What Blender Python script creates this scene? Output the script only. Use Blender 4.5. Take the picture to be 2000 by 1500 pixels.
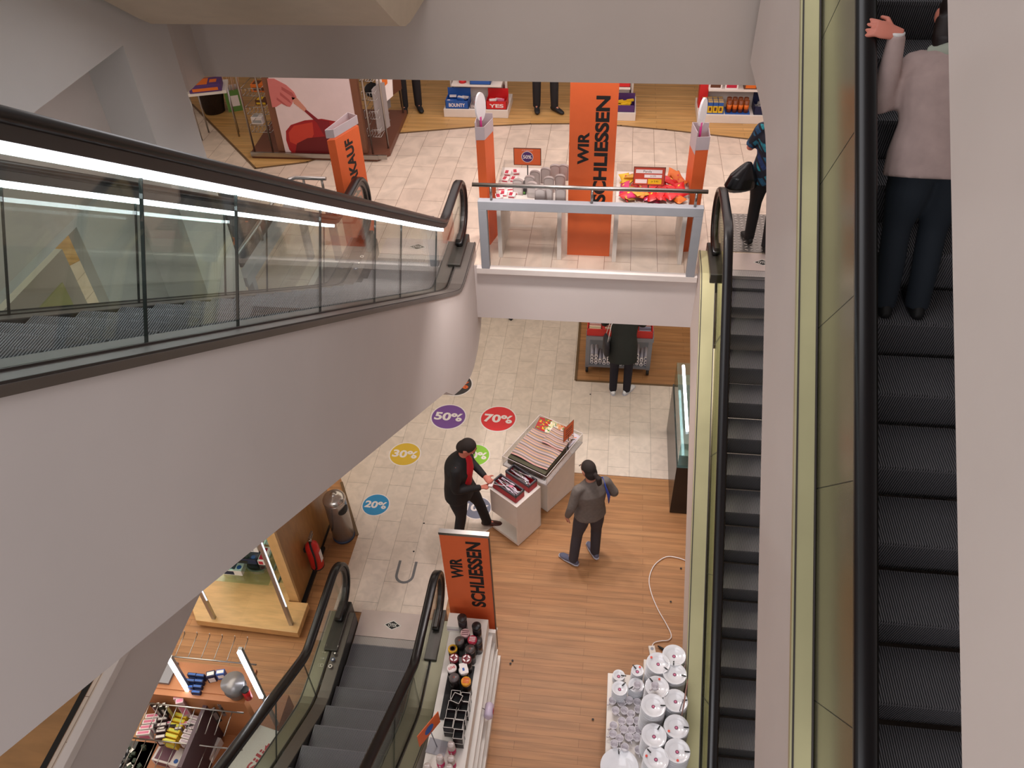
import bpy, bmesh, math, random
from mathutils import Vector, Matrix
random.seed(7)
R = math.radians
scene = bpy.context.scene
C = scene.collection
for o in list(bpy.data.objects): bpy.data.objects.remove(o)

# ------------------------------------------------------------------ camera
F_PX = 1578.0
PITCH, YAW, ROLL = R(41.86), R(8.26), R(-2.257)
EYE = Vector((0, 0, 8.2))
_cy, _sy = math.cos(YAW), math.sin(YAW)
FWD = Vector((-_sy*math.cos(PITCH), _cy*math.cos(PITCH), -math.sin(PITCH)))
_r = Vector((_cy, _sy, 0)); _u = _r.cross(FWD)
RGT = _r*math.cos(ROLL) + _u*math.sin(ROLL)
UPV = _u*math.cos(ROLL) - _r*math.sin(ROLL)
cam_d = bpy.data.cameras.new('camera'); cam = bpy.data.objects.new('camera', cam_d); C.objects.link(cam)
cam_d.sensor_width = 36; cam_d.lens = F_PX/2000*36; cam_d.clip_start = 0.05
m = Matrix((RGT, UPV, -FWD)).transposed().to_4x4(); m.translation = EYE
cam.matrix_world = m
scene.camera = cam

# ------------------------------------------------------------------ world, lamps, exposure
scene.view_settings.view_transform = 'Standard'
scene.view_settings.look = 'None'
scene.view_settings.gamma = 1
scene.view_settings.use_curve_mapping = False
scene.view_settings.exposure = 0.0
w = bpy.data.worlds.new('world'); scene.world = w; w.use_nodes = True
bg = w.node_tree.nodes['Background']; bg.inputs[0].default_value = (1.0, 0.96, 0.95, 1); bg.inputs[1].default_value = 0.36

def area(name, loc, sx, sy, power, col, rot=(0, 0, 0), spread=180):
    d = bpy.data.lights.new(name, 'AREA'); d.shape = 'RECTANGLE'; d.size = sx; d.size_y = sy
    d.energy = power; d.color = col; d.spread = R(spread)
    o = bpy.data.objects.new(name, d); C.objects.link(o); o.location = loc; o.rotation_euler = rot
    return o
WARM = (1.0, 0.92, 0.88); PINK = (1.0, 0.90, 0.88); SOFT = (0.98, 0.96, 1.0); WW = (1.0, 0.94, 0.80)
area('roof_light', (-0.6, 3.0, 13.0), 5, 7, 270, SOFT)
area('void_back_fill', (-1.3, -4.6, 7.4), 5, 2.5, 235, SOFT, rot=(R(62), 0, 0))  # added fill from behind the camera, brightens the slab fascia
area('upper_shop_light', (-0.2, 9.6, 5.62), 7.5, 4.2, 125, PINK)
area('upper_front_fill', (-0.3, 7.75, 5.62), 4.6, 1.6, 62, PINK)  # added fill that brightens the floor by the slab edge and the banner
area('upper_left_light', (-6.2, 6.0, 5.4), 3.5, 8, 55, WW)
area('escalator_fill_light', (-2.2, 4.6, 6.85), .9, 1.6, 7, SOFT, rot=(R(-33), 0, 0))  # added unseen fill, brightens the left wall and the escalator steps
area('lower_far_light', (-0.5, 9.6, 2.42), 7, 3.6, 70, WW)
area('lower_left_light', (-4.8, 4.6, 2.42), 2.8, 5, 105, WW)
area('lower_right_light', (1.6, 7.2, 2.40), 1.2, 2.0, 14, WW)

def spot(name, loc, tgt, power, col, ang=70, blend=0.6, size=0.12):
    d = bpy.data.lights.new(name, 'SPOT'); d.energy = power; d.color = col; d.spot_size = R(ang); d.spot_blend = blend
    d.shadow_soft_size = size
    o = bpy.data.objects.new(name, d); C.objects.link(o); o.location = loc
    o.rotation_euler = (Vector(tgt)-Vector(loc)).to_track_quat('-Z', 'Y').to_euler()
spot('spot_marble', (0.3, 6.62, 5.6), (0.3, 8.0, 0), 170, WARM, 60)
spot('spot_front_a', (-0.6, 6.62, 5.6), (-0.5, 4.6, 0), 150, WARM, 75)
spot('spot_front_b', (-1.2, 6.62, 5.6), (-1.0, 6.9, 0), 210, WARM, 80)
spot('spot_front_c', (0.5, 6.62, 5.6), (0.5, 3.4, 0), 110, WARM, 70)

# ------------------------------------------------------------------ materials
def s2l(c): return tuple(((v/12.92) if v <= .04045 else ((v+.055)/1.055)**2.4) for v in c)
def hexc(r, g, b): return s2l((r/255, g/255, b/255))
MATS = {}
def mat(name, col, rough=.6, metal=0.0, emit=0, noise=0, nscale=8, spec=.5, coat=0):
    if name in MATS: return MATS[name]
    m_ = bpy.data.materials.new(name); m_.use_nodes = True; nt = m_.node_tree; b = nt.nodes['Principled BSDF']
    c = hexc(*col)+(1,)
    b.inputs['Base Color'].default_value = c; b.inputs['Roughness'].default_value = rough; b.inputs['Metallic'].default_value = metal
    b.inputs['Specular IOR Level'].default_value = spec
    if coat: b.inputs['Coat Weight'].default_value = coat
    if emit:
        b.inputs['Emission Color'].default_value = c; b.inputs['Emission Strength'].default_value = emit
    nz = noise if noise else .04
    tc = nt.nodes.new('ShaderNodeTexCoord'); n = nt.nodes.new('ShaderNodeTexNoise'); n.inputs['Scale'].default_value = nscale; n.inputs['Detail'].default_value = 4
    mx = nt.nodes.new('ShaderNodeMix'); mx.data_type = 'RGBA'; mx.blend_type = 'MULTIPLY'; mx.inputs[0].default_value = 1
    rmp = nt.nodes.new('ShaderNodeMapRange'); rmp.inputs[1].default_value = .3; rmp.inputs[2].default_value = .7
    rmp.inputs[3].default_value = 1-nz; rmp.inputs[4].default_value = 1+nz*.3
    nt.links.new(tc.outputs['Object'], n.inputs['Vector']); nt.links.new(n.outputs[0], rmp.inputs[0])
    mx.inputs['A'].default_value = c; nt.links.new(rmp.outputs[0], mx.inputs['B'])
    if not emit: nt.links.new(mx.outputs['Result'], b.inputs['Base Color'])
    MATS[name] = m_
    return m_

def glass(name, tint=(200, 222, 210), refl=1.0, rough=0.0, base=.02):
    if name in MATS: return MATS[name]
    m_ = bpy.data.materials.new(name); m_.use_nodes = True; nt = m_.node_tree; nt.nodes.clear()
    out = nt.nodes.new('ShaderNodeOutputMaterial'); t = nt.nodes.new('ShaderNodeBsdfTransparent'); t.inputs[0].default_value = hexc(*tint)+(1,)
    g = nt.nodes.new('ShaderNodeBsdfGlossy'); g.inputs['Roughness'].default_value = rough
    f = nt.nodes.new('ShaderNodeLayerWeight'); f.inputs[0].default_value = .5; pw = nt.nodes.new('ShaderNodeMath'); pw.operation = 'POWER'; pw.inputs[1].default_value = 4.0; nt.links.new(f.outputs['Facing'], pw.inputs[0])
    mm = nt.nodes.new('ShaderNodeMath'); mm.operation = 'MULTIPLY_ADD'; mm.inputs[1].default_value = refl; mm.inputs[2].default_value = base
    mx = nt.nodes.new('ShaderNodeMixShader')
    nt.links.new(pw.outputs[0], mm.inputs[0]); nt.links.new(mm.outputs[0], mx.inputs[0]); nt.links.new(t.outputs[0], mx.inputs[1]); nt.links.new(g.outputs[0], mx.inputs[2]); nt.links.new(mx.outputs[0], out.inputs[0])
    MATS[name] = m_; return m_

def tile_mat(name, c1, c2, joint, w=.6, h=.29, rot=True, rough=.28, off=(0, 0), veins=1, jw=.004, stretch=(1, 1), nmix=.5, nsc=3.0):
    m_ = bpy.data.materials.new(name); m_.use_nodes = True; nt = m_.node_tree; b = nt.nodes['Principled BSDF']
    tc = nt.nodes.new('ShaderNodeTexCoord'); mp = nt.nodes.new('ShaderNodeMapping'); mp.inputs['Rotation'].default_value = (0, 0, R(90) if rot else 0)
    mp.inputs['Location'].default_value = (off[0], off[1], 0)
    nt.links.new(tc.outputs['Object'], mp.inputs[0])
    br = nt.nodes.new('ShaderNodeTexBrick'); nt.links.new(mp.outputs[0], br.inputs[0])
    br.inputs['Scale'].default_value = 1; br.inputs['Brick Width'].default_value = w; br.inputs['Row Height'].default_value = h
    br.inputs['Mortar Size'].default_value = jw; br.inputs['Mortar Smooth'].default_value = .2; br.inputs['Bias'].default_value = 0
    br.inputs['Color1'].default_value = hexc(*c1)+(1,); br.inputs['Color2'].default_value = hexc(*c2)+(1,); br.inputs['Mortar'].default_value = hexc(*joint)+(1,)
    mp2 = nt.nodes.new('ShaderNodeMapping'); mp2.inputs['Scale'].default_value = (stretch[0], stretch[1], 1)
    nt.links.new(tc.outputs['Object'], mp2.inputs[0])
    n = nt.nodes.new('ShaderNodeTexNoise'); n.inputs['Scale'].default_value = nsc; n.inputs['Detail'].default_value = 8; n.inputs['Distortion'].default_value = 1.2 if veins else .3
    nt.links.new(mp2.outputs[0], n.inputs[0])
    r_ = nt.nodes.new('ShaderNodeMapRange'); r_.inputs[1].default_value = .35; r_.inputs[2].default_value = .65; r_.inputs[3].default_value = 1-nmix*.35; r_.inputs[4].default_value = 1.03
    nt.links.new(n.outputs[0], r_.inputs[0])
    mx = nt.nodes.new('ShaderNodeMix'); mx.data_type = 'RGBA'; mx.blend_type = 'MULTIPLY'; mx.inputs[0].default_value = 1
    nt.links.new(br.outputs[0], mx.inputs['A']); nt.links.new(r_.outputs[0], mx.inputs['B']); nt.links.new(mx.outputs['Result'], b.inputs['Base Color'])
    b.inputs['Roughness'].default_value = rough
    MATS[name] = m_; return m_

PAINT = mat('wall_paint', (216, 206, 202), .75, noise=.05, nscale=1.2)
PAINT_R = mat('wall_paint_right', (220, 206, 198), .7, noise=.05, nscale=1.2)
MARB2 = tile_mat('marble_upper', (232, 214, 196), (224, 204, 186), (150, 125, 108), off=(0.12, .02), jw=.003)
MARB1 = tile_mat('marble_lower', (230, 213, 200), (222, 204, 190), (176, 160, 146), off=(0.3, .11), jw=.003, nmix=.3, nsc=7)
WOOD1 = tile_mat('wood_lower', (186, 134, 88), (178, 124, 78), (136, 92, 56), w=1.3, h=.085, rot=False, rough=.5, veins=0, jw=.0018, stretch=(.35, 5), nmix=.75, nsc=4)
WOOD2 = tile_mat('wood_upper', (218, 172, 108), (208, 160, 96), (146, 110, 66), w=1.2, h=.085, rot=False, rough=.35, veins=0, jw=.0018, stretch=(.35, 5), nmix=.75, nsc=4)
WOODV = tile_mat('wood_panel', (176, 128, 76), (170, 122, 72), (160, 115, 66), w=5, h=5, rot=False, rough=.3, veins=0, jw=0, stretch=(1, 4), nmix=.5, nsc=4)
WOODL = tile_mat('wood_light', (222, 178, 122), (216, 172, 116), (210, 165, 110), w=5, h=5, rot=False, rough=.35, veins=0, jw=0, stretch=(1, 5), nmix=.45, nsc=4)
BLACK = mat('rubber_black', (16, 14, 16), .3, spec=.5)
BLACKM = mat('matt_black', (22, 21, 22), .6)
DKPROF = mat('dark_profile', (58, 52, 50), .4)
STEEL = mat('steel', (176, 172, 168), .28, metal=1, noise=.08)
ALU = mat('aluminium', (185, 185, 186), .42, metal=.9, noise=.05)
DECK = mat('deck_metal', (122, 115, 110), .4, metal=.75, noise=.08, nscale=3)
DECKO = mat('deck_olive', (200, 193, 150), .42, metal=.5, noise=.12, nscale=2)
DECKG = mat('deck_bronze', (150, 146, 124), .35, metal=.5, noise=.1, nscale=2)
WHITE = mat('white_laminate', (232, 224, 216), .45)
WHITEG = mat('porcelain', (240, 240, 244), .12, coat=.5)
ORANGE = mat('orange_board', (230, 106, 52), .55)
ORANGED = mat('orange_board_deep', (222, 102, 54), .6)
INK = mat('ink_black', (24, 20, 20), .6)
GREYM = mat('grey_metal', (140, 142, 150), .4, metal=.5)
LED = mat('led_strip', (240, 246, 255), .5, emit=9)
RED = mat('red_plastic', (206, 40, 34), .35)
GLS = glass('clear_glass', (247, 252, 249), .8, base=.04)
GLR = glass('right_glass', (226, 228, 208), .35, base=.015)
PANELB = mat('balustrade_bronze', (118, 114, 88), .22, metal=.35, noise=.25, nscale=1.5)
ACRY = glass('acrylic', (245, 245, 245), .8, base=.03)
SHELFG = glass('shelf_glass', (232, 246, 243), .9, base=.06)
def grooves(name, ca, cb, scale, axis='X', rough=.45, metal=.3):
    m_ = bpy.data.materials.new(name); m_.use_nodes = True; nt = m_.node_tree; b = nt.nodes['Principled BSDF']
    tc = nt.nodes.new('ShaderNodeTexCoord'); wv = nt.nodes.new('ShaderNodeTexWave'); wv.bands_direction = axis; wv.inputs['Scale'].default_value = scale
    nt.links.new(tc.outputs['Object'], wv.inputs[0])
    mx = nt.nodes.new('ShaderNodeMix'); mx.data_type = 'RGBA'; mx.inputs['A'].default_value = hexc(*ca)+(1,); mx.inputs['B'].default_value = hexc(*cb)+(1,)
    nt.links.new(wv.outputs[1], mx.inputs[0]); nt.links.new(mx.outputs['Result'], b.inputs['Base Color'])
    b.inputs['Roughness'].default_value = rough; b.inputs['Metallic'].default_value = metal
    MATS[name] = m_; return m_
STEPM = mat('step_metal', (128, 126, 130), .5, metal=.3)
STEPD = mat('step_riser', (52, 53, 56), .55, metal=.2)
COMB = grooves('comb_metal', (150, 145, 142), (215, 208, 205), 30, rough=.35, metal=.6)

# ------------------------------------------------------------------ mesh helpers
def at(px, py, x=None, y=None, z=None):
    d = RGT*(px-1000) - UPV*(py-750) + FWD*F_PX
    if z is not None: t = (z-EYE.z)/d.z
    elif x is not None: t = x/d.x
    else: t = y/d.y
    return EYE + d*t

class MB:
    def __init__(s): s.v = []; s.f = []; s.mi = []; s.ms = []; s.sm = []
    def _m(s, m_):
        if m_ not in s.ms: s.ms.append(m_)
        return s.ms.index(m_)
    def add(s, vs, fs, m_=None, smooth=False, M=None):
        b = len(s.v); 
        if M is not None: vs = [M @ Vector(v) for v in vs]
        s.v += [tuple(v) for v in vs]; k = s._m(m_)
        for f in fs: s.f.append([b+i for i in f]); s.mi.append(k); s.sm.append(smooth)
        return s
    def box(s, c, d, m_=None, M=None, rz=0):
        x, y, z = c; a, b, e = d[0]/2, d[1]/2, d[2]/2
        vs = [Vector((sx*a, sy*b, sz*e)) for sz in (-1, 1) for sx, sy in ((-1, -1), (1, -1), (1, 1), (-1, 1))]
        rm = Matrix.Rotation(rz, 3, 'Z'); vs = [rm@v+Vector(c) for v in vs]
        return s.add(vs, [(3, 2, 1, 0), (4, 5, 6, 7), (0, 1, 5, 4), (1, 2, 6, 5), (2, 3, 7, 6), (3, 0, 4, 7)], m_, M=M)
    def bx(s, x0, x1, y0, y1, z0, z1, m_=None, M=None):
        return s.box(((x0+x1)/2, (y0+y1)/2, (z0+z1)/2), (x1-x0, y1-y0, z1-z0), m_, M)
    def cyl(s, p0, p1, r0, r1=None, m_=None, n=16, caps=True, smooth=True, M=None):
        r1 = r0 if r1 is None else r1
        return s.loft([p0, p1], [(r0, r0), (r1, r1)], m_=m_, n=n, caps=caps, smooth=smooth, M=M)
    def loft(s, pts, radii, right=None, m_=None, n=16, caps=True, smooth=True, M=None, sq=1.0):
        pts = [Vector(p) for p in pts]; vs = []; pr = Vector(right).normalized() if right else None
        for i, p in enumerate(pts):
            t = (pts[min(i+1, len(pts)-1)]-pts[max(i-1, 0)])
            if t.length < 1e-9: t = Vector((0, 0, 1))
            t.normalize()
            if pr is None:
                pr = t.orthogonal().normalized()
            a = pr - t*pr.dot(t)
            if a.length < 1e-6: a = t.orthogonal()
            a.normalize(); b = t.cross(a)
            if right is None: pr = a
            r = radii[i] if isinstance(radii[i], (tuple, list)) else (radii[i], radii[i])
            for k in range(n):
                th = 2*math.pi*k/n; ct, st = math.cos(th), math.sin(th)
                if sq != 1.0:
                    ct = math.copysign(abs(ct)**sq, ct); st = math.copysign(abs(st)**sq, st)
                vs.append(p+a*r[0]*ct+b*r[1]*st)
        fs = []
        for i in range(len(pts)-1):
            for k in range(n):
                k2 = (k+1) % n; fs.append((i*n+k, i*n+k2, (i+1)*n+k2, (i+1)*n+k))
        if caps:
            s.add(vs, fs, m_, smooth, M); b0 = len(s.v)-len(vs)
            k = s._m(m_)
            s.f.append([b0+i for i in range(n)][::-1]); s.mi.append(k); s.sm.append(False)
            s.f.append([b0+(len(pts)-1)*n+i for i in range(n)]); s.mi.append(k); s.sm.append(False)
            return s
        return s.add(vs, fs, m_, smooth, M)
    def lathe(s, c, prof, m_=None, n=24, M=None, smooth=True):
        c = Vector(c); vs = []; fs = []
        for r, z in prof:
            for k in range(n):
                th = 2*math.pi*k/n; vs.append(c+Vector((r*math.cos(th), r*math.sin(th), z)))
        for i in range(len(prof)-1):
            for k in range(n):
                k2 = (k+1) % n; fs.append((i*n+k, i*n+k2, (i+1)*n+k2, (i+1)*n+k))
        fs.append(tuple(range(n))[::-1]); fs.append(tuple((len(prof)-1)*n+i for i in range(n)))
        return s.add(vs, fs, m_, smooth, M)
    def prism(s, pts2, f0, f1, m_=None, M=None):
        """pts2 polygon, f0/f1 map a 2D point to 3D at both ends"""
        n = len(pts2); vs = [f0(p) for p in pts2]+[f1(p) for p in pts2]
        fs = [tuple(range(n))[::-1], tuple(range(n, 2*n))]+[(i, (i+1) % n, n+(i+1) % n, n+i) for i in range(n)]
        return s.add(vs, fs, m_, M=M)
    def yzprism(s, pts, x0, x1, m_=None, M=None):
        return s.prism(pts, lambda p: (x0, p[0], p[1]), lambda p: (x1, p[0], p[1]), m_, M)
    def xyprism(s, pts, z0, z1, m_=None, M=None):
        return s.prism(pts, lambda p: (p[0], p[1], z0), lambda p: (p[0], p[1], z1), m_, M)
    def xzprism(s, pts, y0, y1, m_=None, M=None):
        return s.prism(pts, lambda p: (p[0], y0, p[1]), lambda p: (p[0], y1, p[1]), m_, M)
    def sphere(s, c, r, m_=None, n=16, M=None):
        r = r if isinstance(r, tuple) else (r, r, r); c = Vector(c); k = n//2
        pts = []; rad = []
        prof = [(math.sin(math.pi*i/k), -math.cos(math.pi*i/k)) for i in range(k+1)]
        vs = []; fs = []
        for a, b in prof:
            a = max(a, 1e-3)
            for j in range(n):
                th = 2*math.pi*j/n; vs.append(c+Vector((r[0]*a*math.cos(th), r[1]*a*math.sin(th), r[2]*b)))
        for i in range(k):
            for j in range(n):
                j2 = (j+1) % n; fs.append((i*n+j, i*n+j2, (i+1)*n+j2, (i+1)*n+j))
        return s.add(vs, fs, m_, True, M)
    def sweep(s, path, prof, m_=None, closed=True, M=None, smooth=False, vert=False):
        """path in (y,z); prof list of (x, n): n = offset along the path normal (upwards)"""
        P = [Vector((p[0], p[1])) for p in path]; vs = []; n = len(prof)
        for i, p in enumerate(P):
            t = P[min(i+1, len(P)-1)]-P[max(i-1, 0)]; t.normalize()
            nn = Vector((-t.y, t.x))
            if vert: nn = Vector((0, 1))
            for x, q in prof: vs.append((x, p.x+nn.x*q, p.y+nn.y*q))
        fs = []
        for i in range(len(P)-1):
            for k in range(n if closed else n-1):
                k2 = (k+1) % n; fs.append((i*n+k, i*n+k2, (i+1)*n+k2, (i+1)*n+k))
        if closed: fs += [tuple(range(n))[::-1], tuple((len(P)-1)*n+i for i in range(n))]
        return s.add(vs, fs, m_, smooth, M)
    def build(s, name, parent=None, W=False, bevel=0, merge=False):
        me = bpy.data.meshes.new(name)
        off = Vector((0, 0, 0))
        if W and parent is not None:
            p = parent
            while p is not None: off += p.location; p = p.parent
        me.from_pydata([tuple(Vector(v)-off) for v in s.v], [], s.f)
        for m_ in s.ms: me.materials.append(m_)
        me.polygons.foreach_set('material_index', s.mi); me.polygons.foreach_set('use_smooth', s.sm)
        me.update()
        bm = bmesh.new(); bm.from_mesh(me); bmesh.ops.recalc_face_normals(bm, faces=bm.faces); bm.to_mesh(me); bm.free()
        o = bpy.data.objects.new(name, me); C.objects.link(o)
        if parent is not None: o.parent = parent
        if bevel:
            bv = o.modifiers.new('bevel', 'BEVEL'); bv.width = bevel; bv.segments = 2; bv.limit_method = 'ANGLE'
        return o

def thing(name, label, cat, loc=(0, 0, 0), rz=0, group=None):
    o = bpy.data.objects.new(name, None); C.objects.link(o); o.empty_display_size = .1
    o.location = loc; o.rotation_euler = (0, 0, rz); o['label'] = label; o['category'] = cat
    if group: o['group'] = group
    return o
def tag(o, label, cat, group=None):
    o['label'] = label; o['category'] = cat
    if group: o['group'] = group
    return o
def struct(o): o['kind'] = 'structure'; return o
def dup(root, loc=None, rz=None, label=None, group=None):
    r = root.copy(); C.objects.link(r)
    if loc is not None: r.location = loc
    if rz is not None: r.rotation_euler = (0, 0, rz)
    if label: r['label'] = label
    if group: r['group'] = group
    for ch in list(root.children):
        c = ch.copy(); C.objects.link(c); c.parent = r
        for g in list(ch.children):
            d = g.copy(); C.objects.link(d); d.parent = c
    return r
def text(s, size, m_, parent, M, name='lettering', width=None, bold=.0, ext=.0008, label=None):
    cu = bpy.data.curves.new('t', 'FONT'); cu.body = s; cu.size = 1; cu.align_x = 'CENTER'; cu.align_y = 'CENTER'; cu.offset = bold; cu.extrude = 0
    o = bpy.data.objects.new('t', cu); C.objects.link(o)
    dg = bpy.context.evaluated_depsgraph_get(); dg.update()
    me = bpy.data.meshes.new_from_object(o.evaluated_get(dg)); bpy.data.objects.remove(o); bpy.data.curves.remove(cu)
    xs = [v.co.x for v in me.vertices]; ys = [v.co.y for v in me.vertices]
    cx, cy = (max(xs)+min(xs))/2, (max(ys)+min(ys))/2; hh = max(ys)-min(ys); ww = max(xs)-min(xs)
    sy = size/hh; sx = (width/ww) if width else sy
    S = Matrix.Diagonal((sx, sy, 1, 1))@Matrix.Translation((-cx, -cy, 0))
    me.transform(M@S); me.materials.clear(); me.materials.append(m_); me.name = name
    t = bpy.data.objects.new(name, me); C.objects.link(t); t.parent = parent
    if label: t['label'] = label
    return t
def frame(o, xd, yd):
    """matrix with local x along xd, y along yd at origin o"""
    x = Vector(xd).normalized(); y = Vector(yd); y = (y-x*y.dot(x)).normalized(); z = x.cross(y)
    M = Matrix((x, y, z)).transposed().to_4x4(); M.translation = Vector(o); return M
# ------------------------------------------------------------------ the building
Z2, Z3 = 3.2, 7.0
# lower floor: marble and wood, one slab each, wood areas are polygons beside the marble
WB = [(-2.93, 4.96), (-2.92, 6.04), (-3.37, 6.89), (-4.6, 9.2), (-4.6, 14), (-0.38, 14), (-0.36, 9.22), (3.2, 9.22), (3.2, 7.34), (-0.39, 7.35), (-1.37, 6.19), (-1.62, 5.9), (-1.62, 4.96)]
b = MB().bx(-9, 4.5, 0, 15, -.3, -.012, WOOD1); o = struct(b.build('floor'))
b = MB().xyprism(WB, -.012, 0.0, MARB1); struct(b.build('floor'))
b = MB()
for (x0, y0), (x1, y1) in (((-2.93, 6.04), (-3.38, 6.89)), ((-.36, 9.22), (1.4, 9.22)), ((-.36, 9.22), (-.38, 12))):
    d = Vector((x1-x0, y1-y0, 0)); L = d.length; M = frame(((x0+x1)/2, (y0+y1)/2, .002), d, Vector((-d.y, d.x, 0)))
    b.box((0, 0, 0), (L, .035, .006), mat('threshold', (110, 84, 56), .5), M)
struct(b.build('trim_1'))
# upper floor slab (level 2) with its void
DIAM = mat('diamond_plate', (150, 146, 142), .35, metal=.8)
slab = MB()
slab.bx(-3.2, 4.5, 7.45, 15, 2.48, Z2, PAINT); slab.bx(-9, -3.2, .2, 15, 2.48, Z2, PAINT)
struct(slab.build('wall_slab'))
b = MB()
b.bx(-2.95, 4.5, 7.46, 15, Z2, Z2+.006, MARB2); b.bx(-9, -3.2, .2, 15, Z2, Z2+.006, MARB2); b.bx(-3.2, -2.95, 7.46, 15, Z2, Z2+.006, MARB2)
struct(b.build('floor'))
wc = [(-9, 15), (-9, 13.2), (-6.51, 11.54), (-4.75, 9.53), (-4.1, 9.75), (-3.11, 10.69), (-1.9, 10.99), (-1.2, 11.11), (-.61, 11.15), (.1, 11.12), (.73, 11.02), (1.97, 10.76), (4.5, 10.2), (4.5, 15)]
b = MB().xyprism(wc, Z2+.006, Z2+.011, WOOD2); struct(b.build('floor'))
b = MB().bx(-9, -3.24, .2, 4.6, Z2+.006, Z2+.011, WOODV).bx(-3.28, -3.24, .2, 4.6, Z2+.006, Z2+.013, BLACKM); struct(b.build('floor'))
b = MB()
for i in range(2, len(wc)-3):
    p, q = Vector((*wc[i], 0)), Vector((*wc[i+1], 0)); d = q-p
    M = frame(((p.x+q.x)/2, (p.y+q.y)/2, Z2+.012), d, Vector((-d.y, d.x, 0))); b.box((0, 0, 0), (d.length+.02, .03, .004), mat('threshold', (110, 84, 56)), M)
b.bx(-1.85, -1.83, 7.5, 8.7, Z2+.006, Z2+.009, DKPROF)
struct(b.build('trim_2'))
# shop floor seen through the opening on the left
b = MB().xyprism([(-9, 4), (-6.35, 6.6), (-5.6, 7.9), (-6.4, 9.2), (-9, 10)], Z2+.006, Z2+.012, WOOD2); struct(b.build('floor'))
# ledge on the slab edge in front of the balustrade
b = MB().bx(-1.42, .985, 7.39, 7.47, 3.13, 3.205, mat('ledge_white', (228, 218, 212), .5)); b.bx(-3.22, -2.96, 7.39, 7.47, 3.13, 3.205, mat('ledge_white', (228, 218, 212)))
b.bx(-3.24, -3.14, .3, 7.4, 3.13, 3.205, mat('ledge_white', (228, 218, 212)))
struct(b.build('trim_3', bevel=.006))
# upper slab (level 3) seen as a bulkhead
def arc(cx, cy, r, a0, a1, n=6): return [(cx+r*math.cos(R(a0+(a1-a0)*i/n)), cy+r*math.sin(R(a0+(a1-a0)*i/n))) for i in range(n+1)]
b = MB().xyprism([(-3.42, 6.39)]+[(1.2, 6.4)]+arc(1.2, 6.15, .25, 90, 0)[1:]+[(1.45, 5.9), (4.5, 5.9), (4.5, 13), (-9, 13), (-9, 6.0), (-3.6, 5.3), (-3.42, 6.1)], 5.68, Z3, mat('wall_paint_upper', (200, 186, 176), .75, noise=.05, nscale=1.2))
struct(b.build('wall_upper'))
b = MB().bx(-9, -3.62, .2, 6.0, 5.45, Z3, mat('wall_paint_upper', (200, 186, 176))); struct(b.build('ceiling'))
# far walls that close the shop floors
b = MB().bx(-9, 4.5, 14.9, 15.0, -.3, 7.0, PAINT); struct(b.build('wall_back'))
b = MB().bx(-9.1, -9, 0, 15, -.3, 7.0, PAINT); struct(b.build('wall_left'))
b = MB().bx(4.5, 4.6, 0, 15, -.3, 7.0, PAINT_R); struct(b.build('wall_right'))
# wall beside the left escalators, with an opening and a recessed second wall
PL = mat('wall_paint_left', (204, 198, 192), .75, noise=.05, nscale=1.2)
def wallx(x0, x1, pts): return MB().yzprism(pts, x0, x1, PL)
b = wallx(-3.42, -3.3, [(5.83, 3.2), (5.83, 6.32), (5.2, 6.72), (.3, 9.9), (.3, 6.35), (5.2, 6.35), (5.2, 3.2)]); struct(b.build('wall_side_left'))
b = wallx(-3.75, -3.66, [(5.8, 3.2), (5.8, 7.0), (.2, 7.0), (.2, 5.36), (4.5, 5.36), (4.5, 3.2)]); struct(b.build('wall_recess_left'))
b = MB().bx(-3.66, -3.42, 5.2, 5.32, 3.2, 6.4, PL); b.bx(-3.66, -3.42, .3, 5.2, 6.35, 6.45, PL); struct(b.build('trim_4'))
b = wallx(-4.7, -4.6, [(5.38, 3.2), (5.38, 4.58), (3.0, 4.56), (3.0, 3.2)]); b.yzprism([(5.2, 3.3), (5.2, 4.36), (3.2, 4.34), (3.2, 3.3)], -4.6, -4.585, mat('green_wall', (196, 198, 140), .6))
struct(b.build('wall_parapet_left'))

# ------------------------------------------------------------------ escalators
def smooth_max(u, w_=.22): return (u+math.sqrt(u*u+w_*w_))/2 - w_/2*math.exp(-abs(u)/w_)*0
def ramp(y, yk, zbase, slope, sgn, span, w_=.2):
    """height of a line that rises from zbase past the kink yk; sgn=-1: rises toward -y, +1: toward +y"""
    u = sgn*(y-yk)*slope
    v = (u+math.sqrt(u*u+w_*w_))/2
    t = v-span; v2 = span+(t-math.sqrt(t*t+w_*w_))/2
    return zbase+max(0, v2)
STEP_CACHE = {}
def step_mesh(s, wid, run, rise):
    """nosing at origin, facing -s*y ... s=+1: tread extends toward +y (nosing faces the camera)"""
    b = MB(); n = int(wid/.0115); p = wid/n
    b.bx(-wid/2, wid/2, min(0.004*s, s*run), max(.004*s, s*run), -.03, -.006, STEPD)
    for i in range(n):
        x = -wid/2+p*(i+.5)
        b.bx(x-p*.26, x+p*.26, min(-.008*s, s*run), max(-.008*s, s*run), -.02, 0, STEPM)
    prof = [(0.0, -.006), (0.006, -.05), (.016, -.1), (.03, -.16), (.05, -rise-.04)]
    b.sweep([(s*a, z) for a, z in prof], [(-wid/2, 0), (wid/2, 0), (wid/2, .006*s), (-wid/2, .006*s)], STEPD)
    for i in range(n):
        x = -wid/2+p*(i+.5)
        b.sweep([(s*a-s*.004, z) for a, z in prof], [(x-p*.26, 0), (x+p*.26, 0), (x+p*.26, .008), (x-p*.26, .008)], STEPM)
    return b
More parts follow.
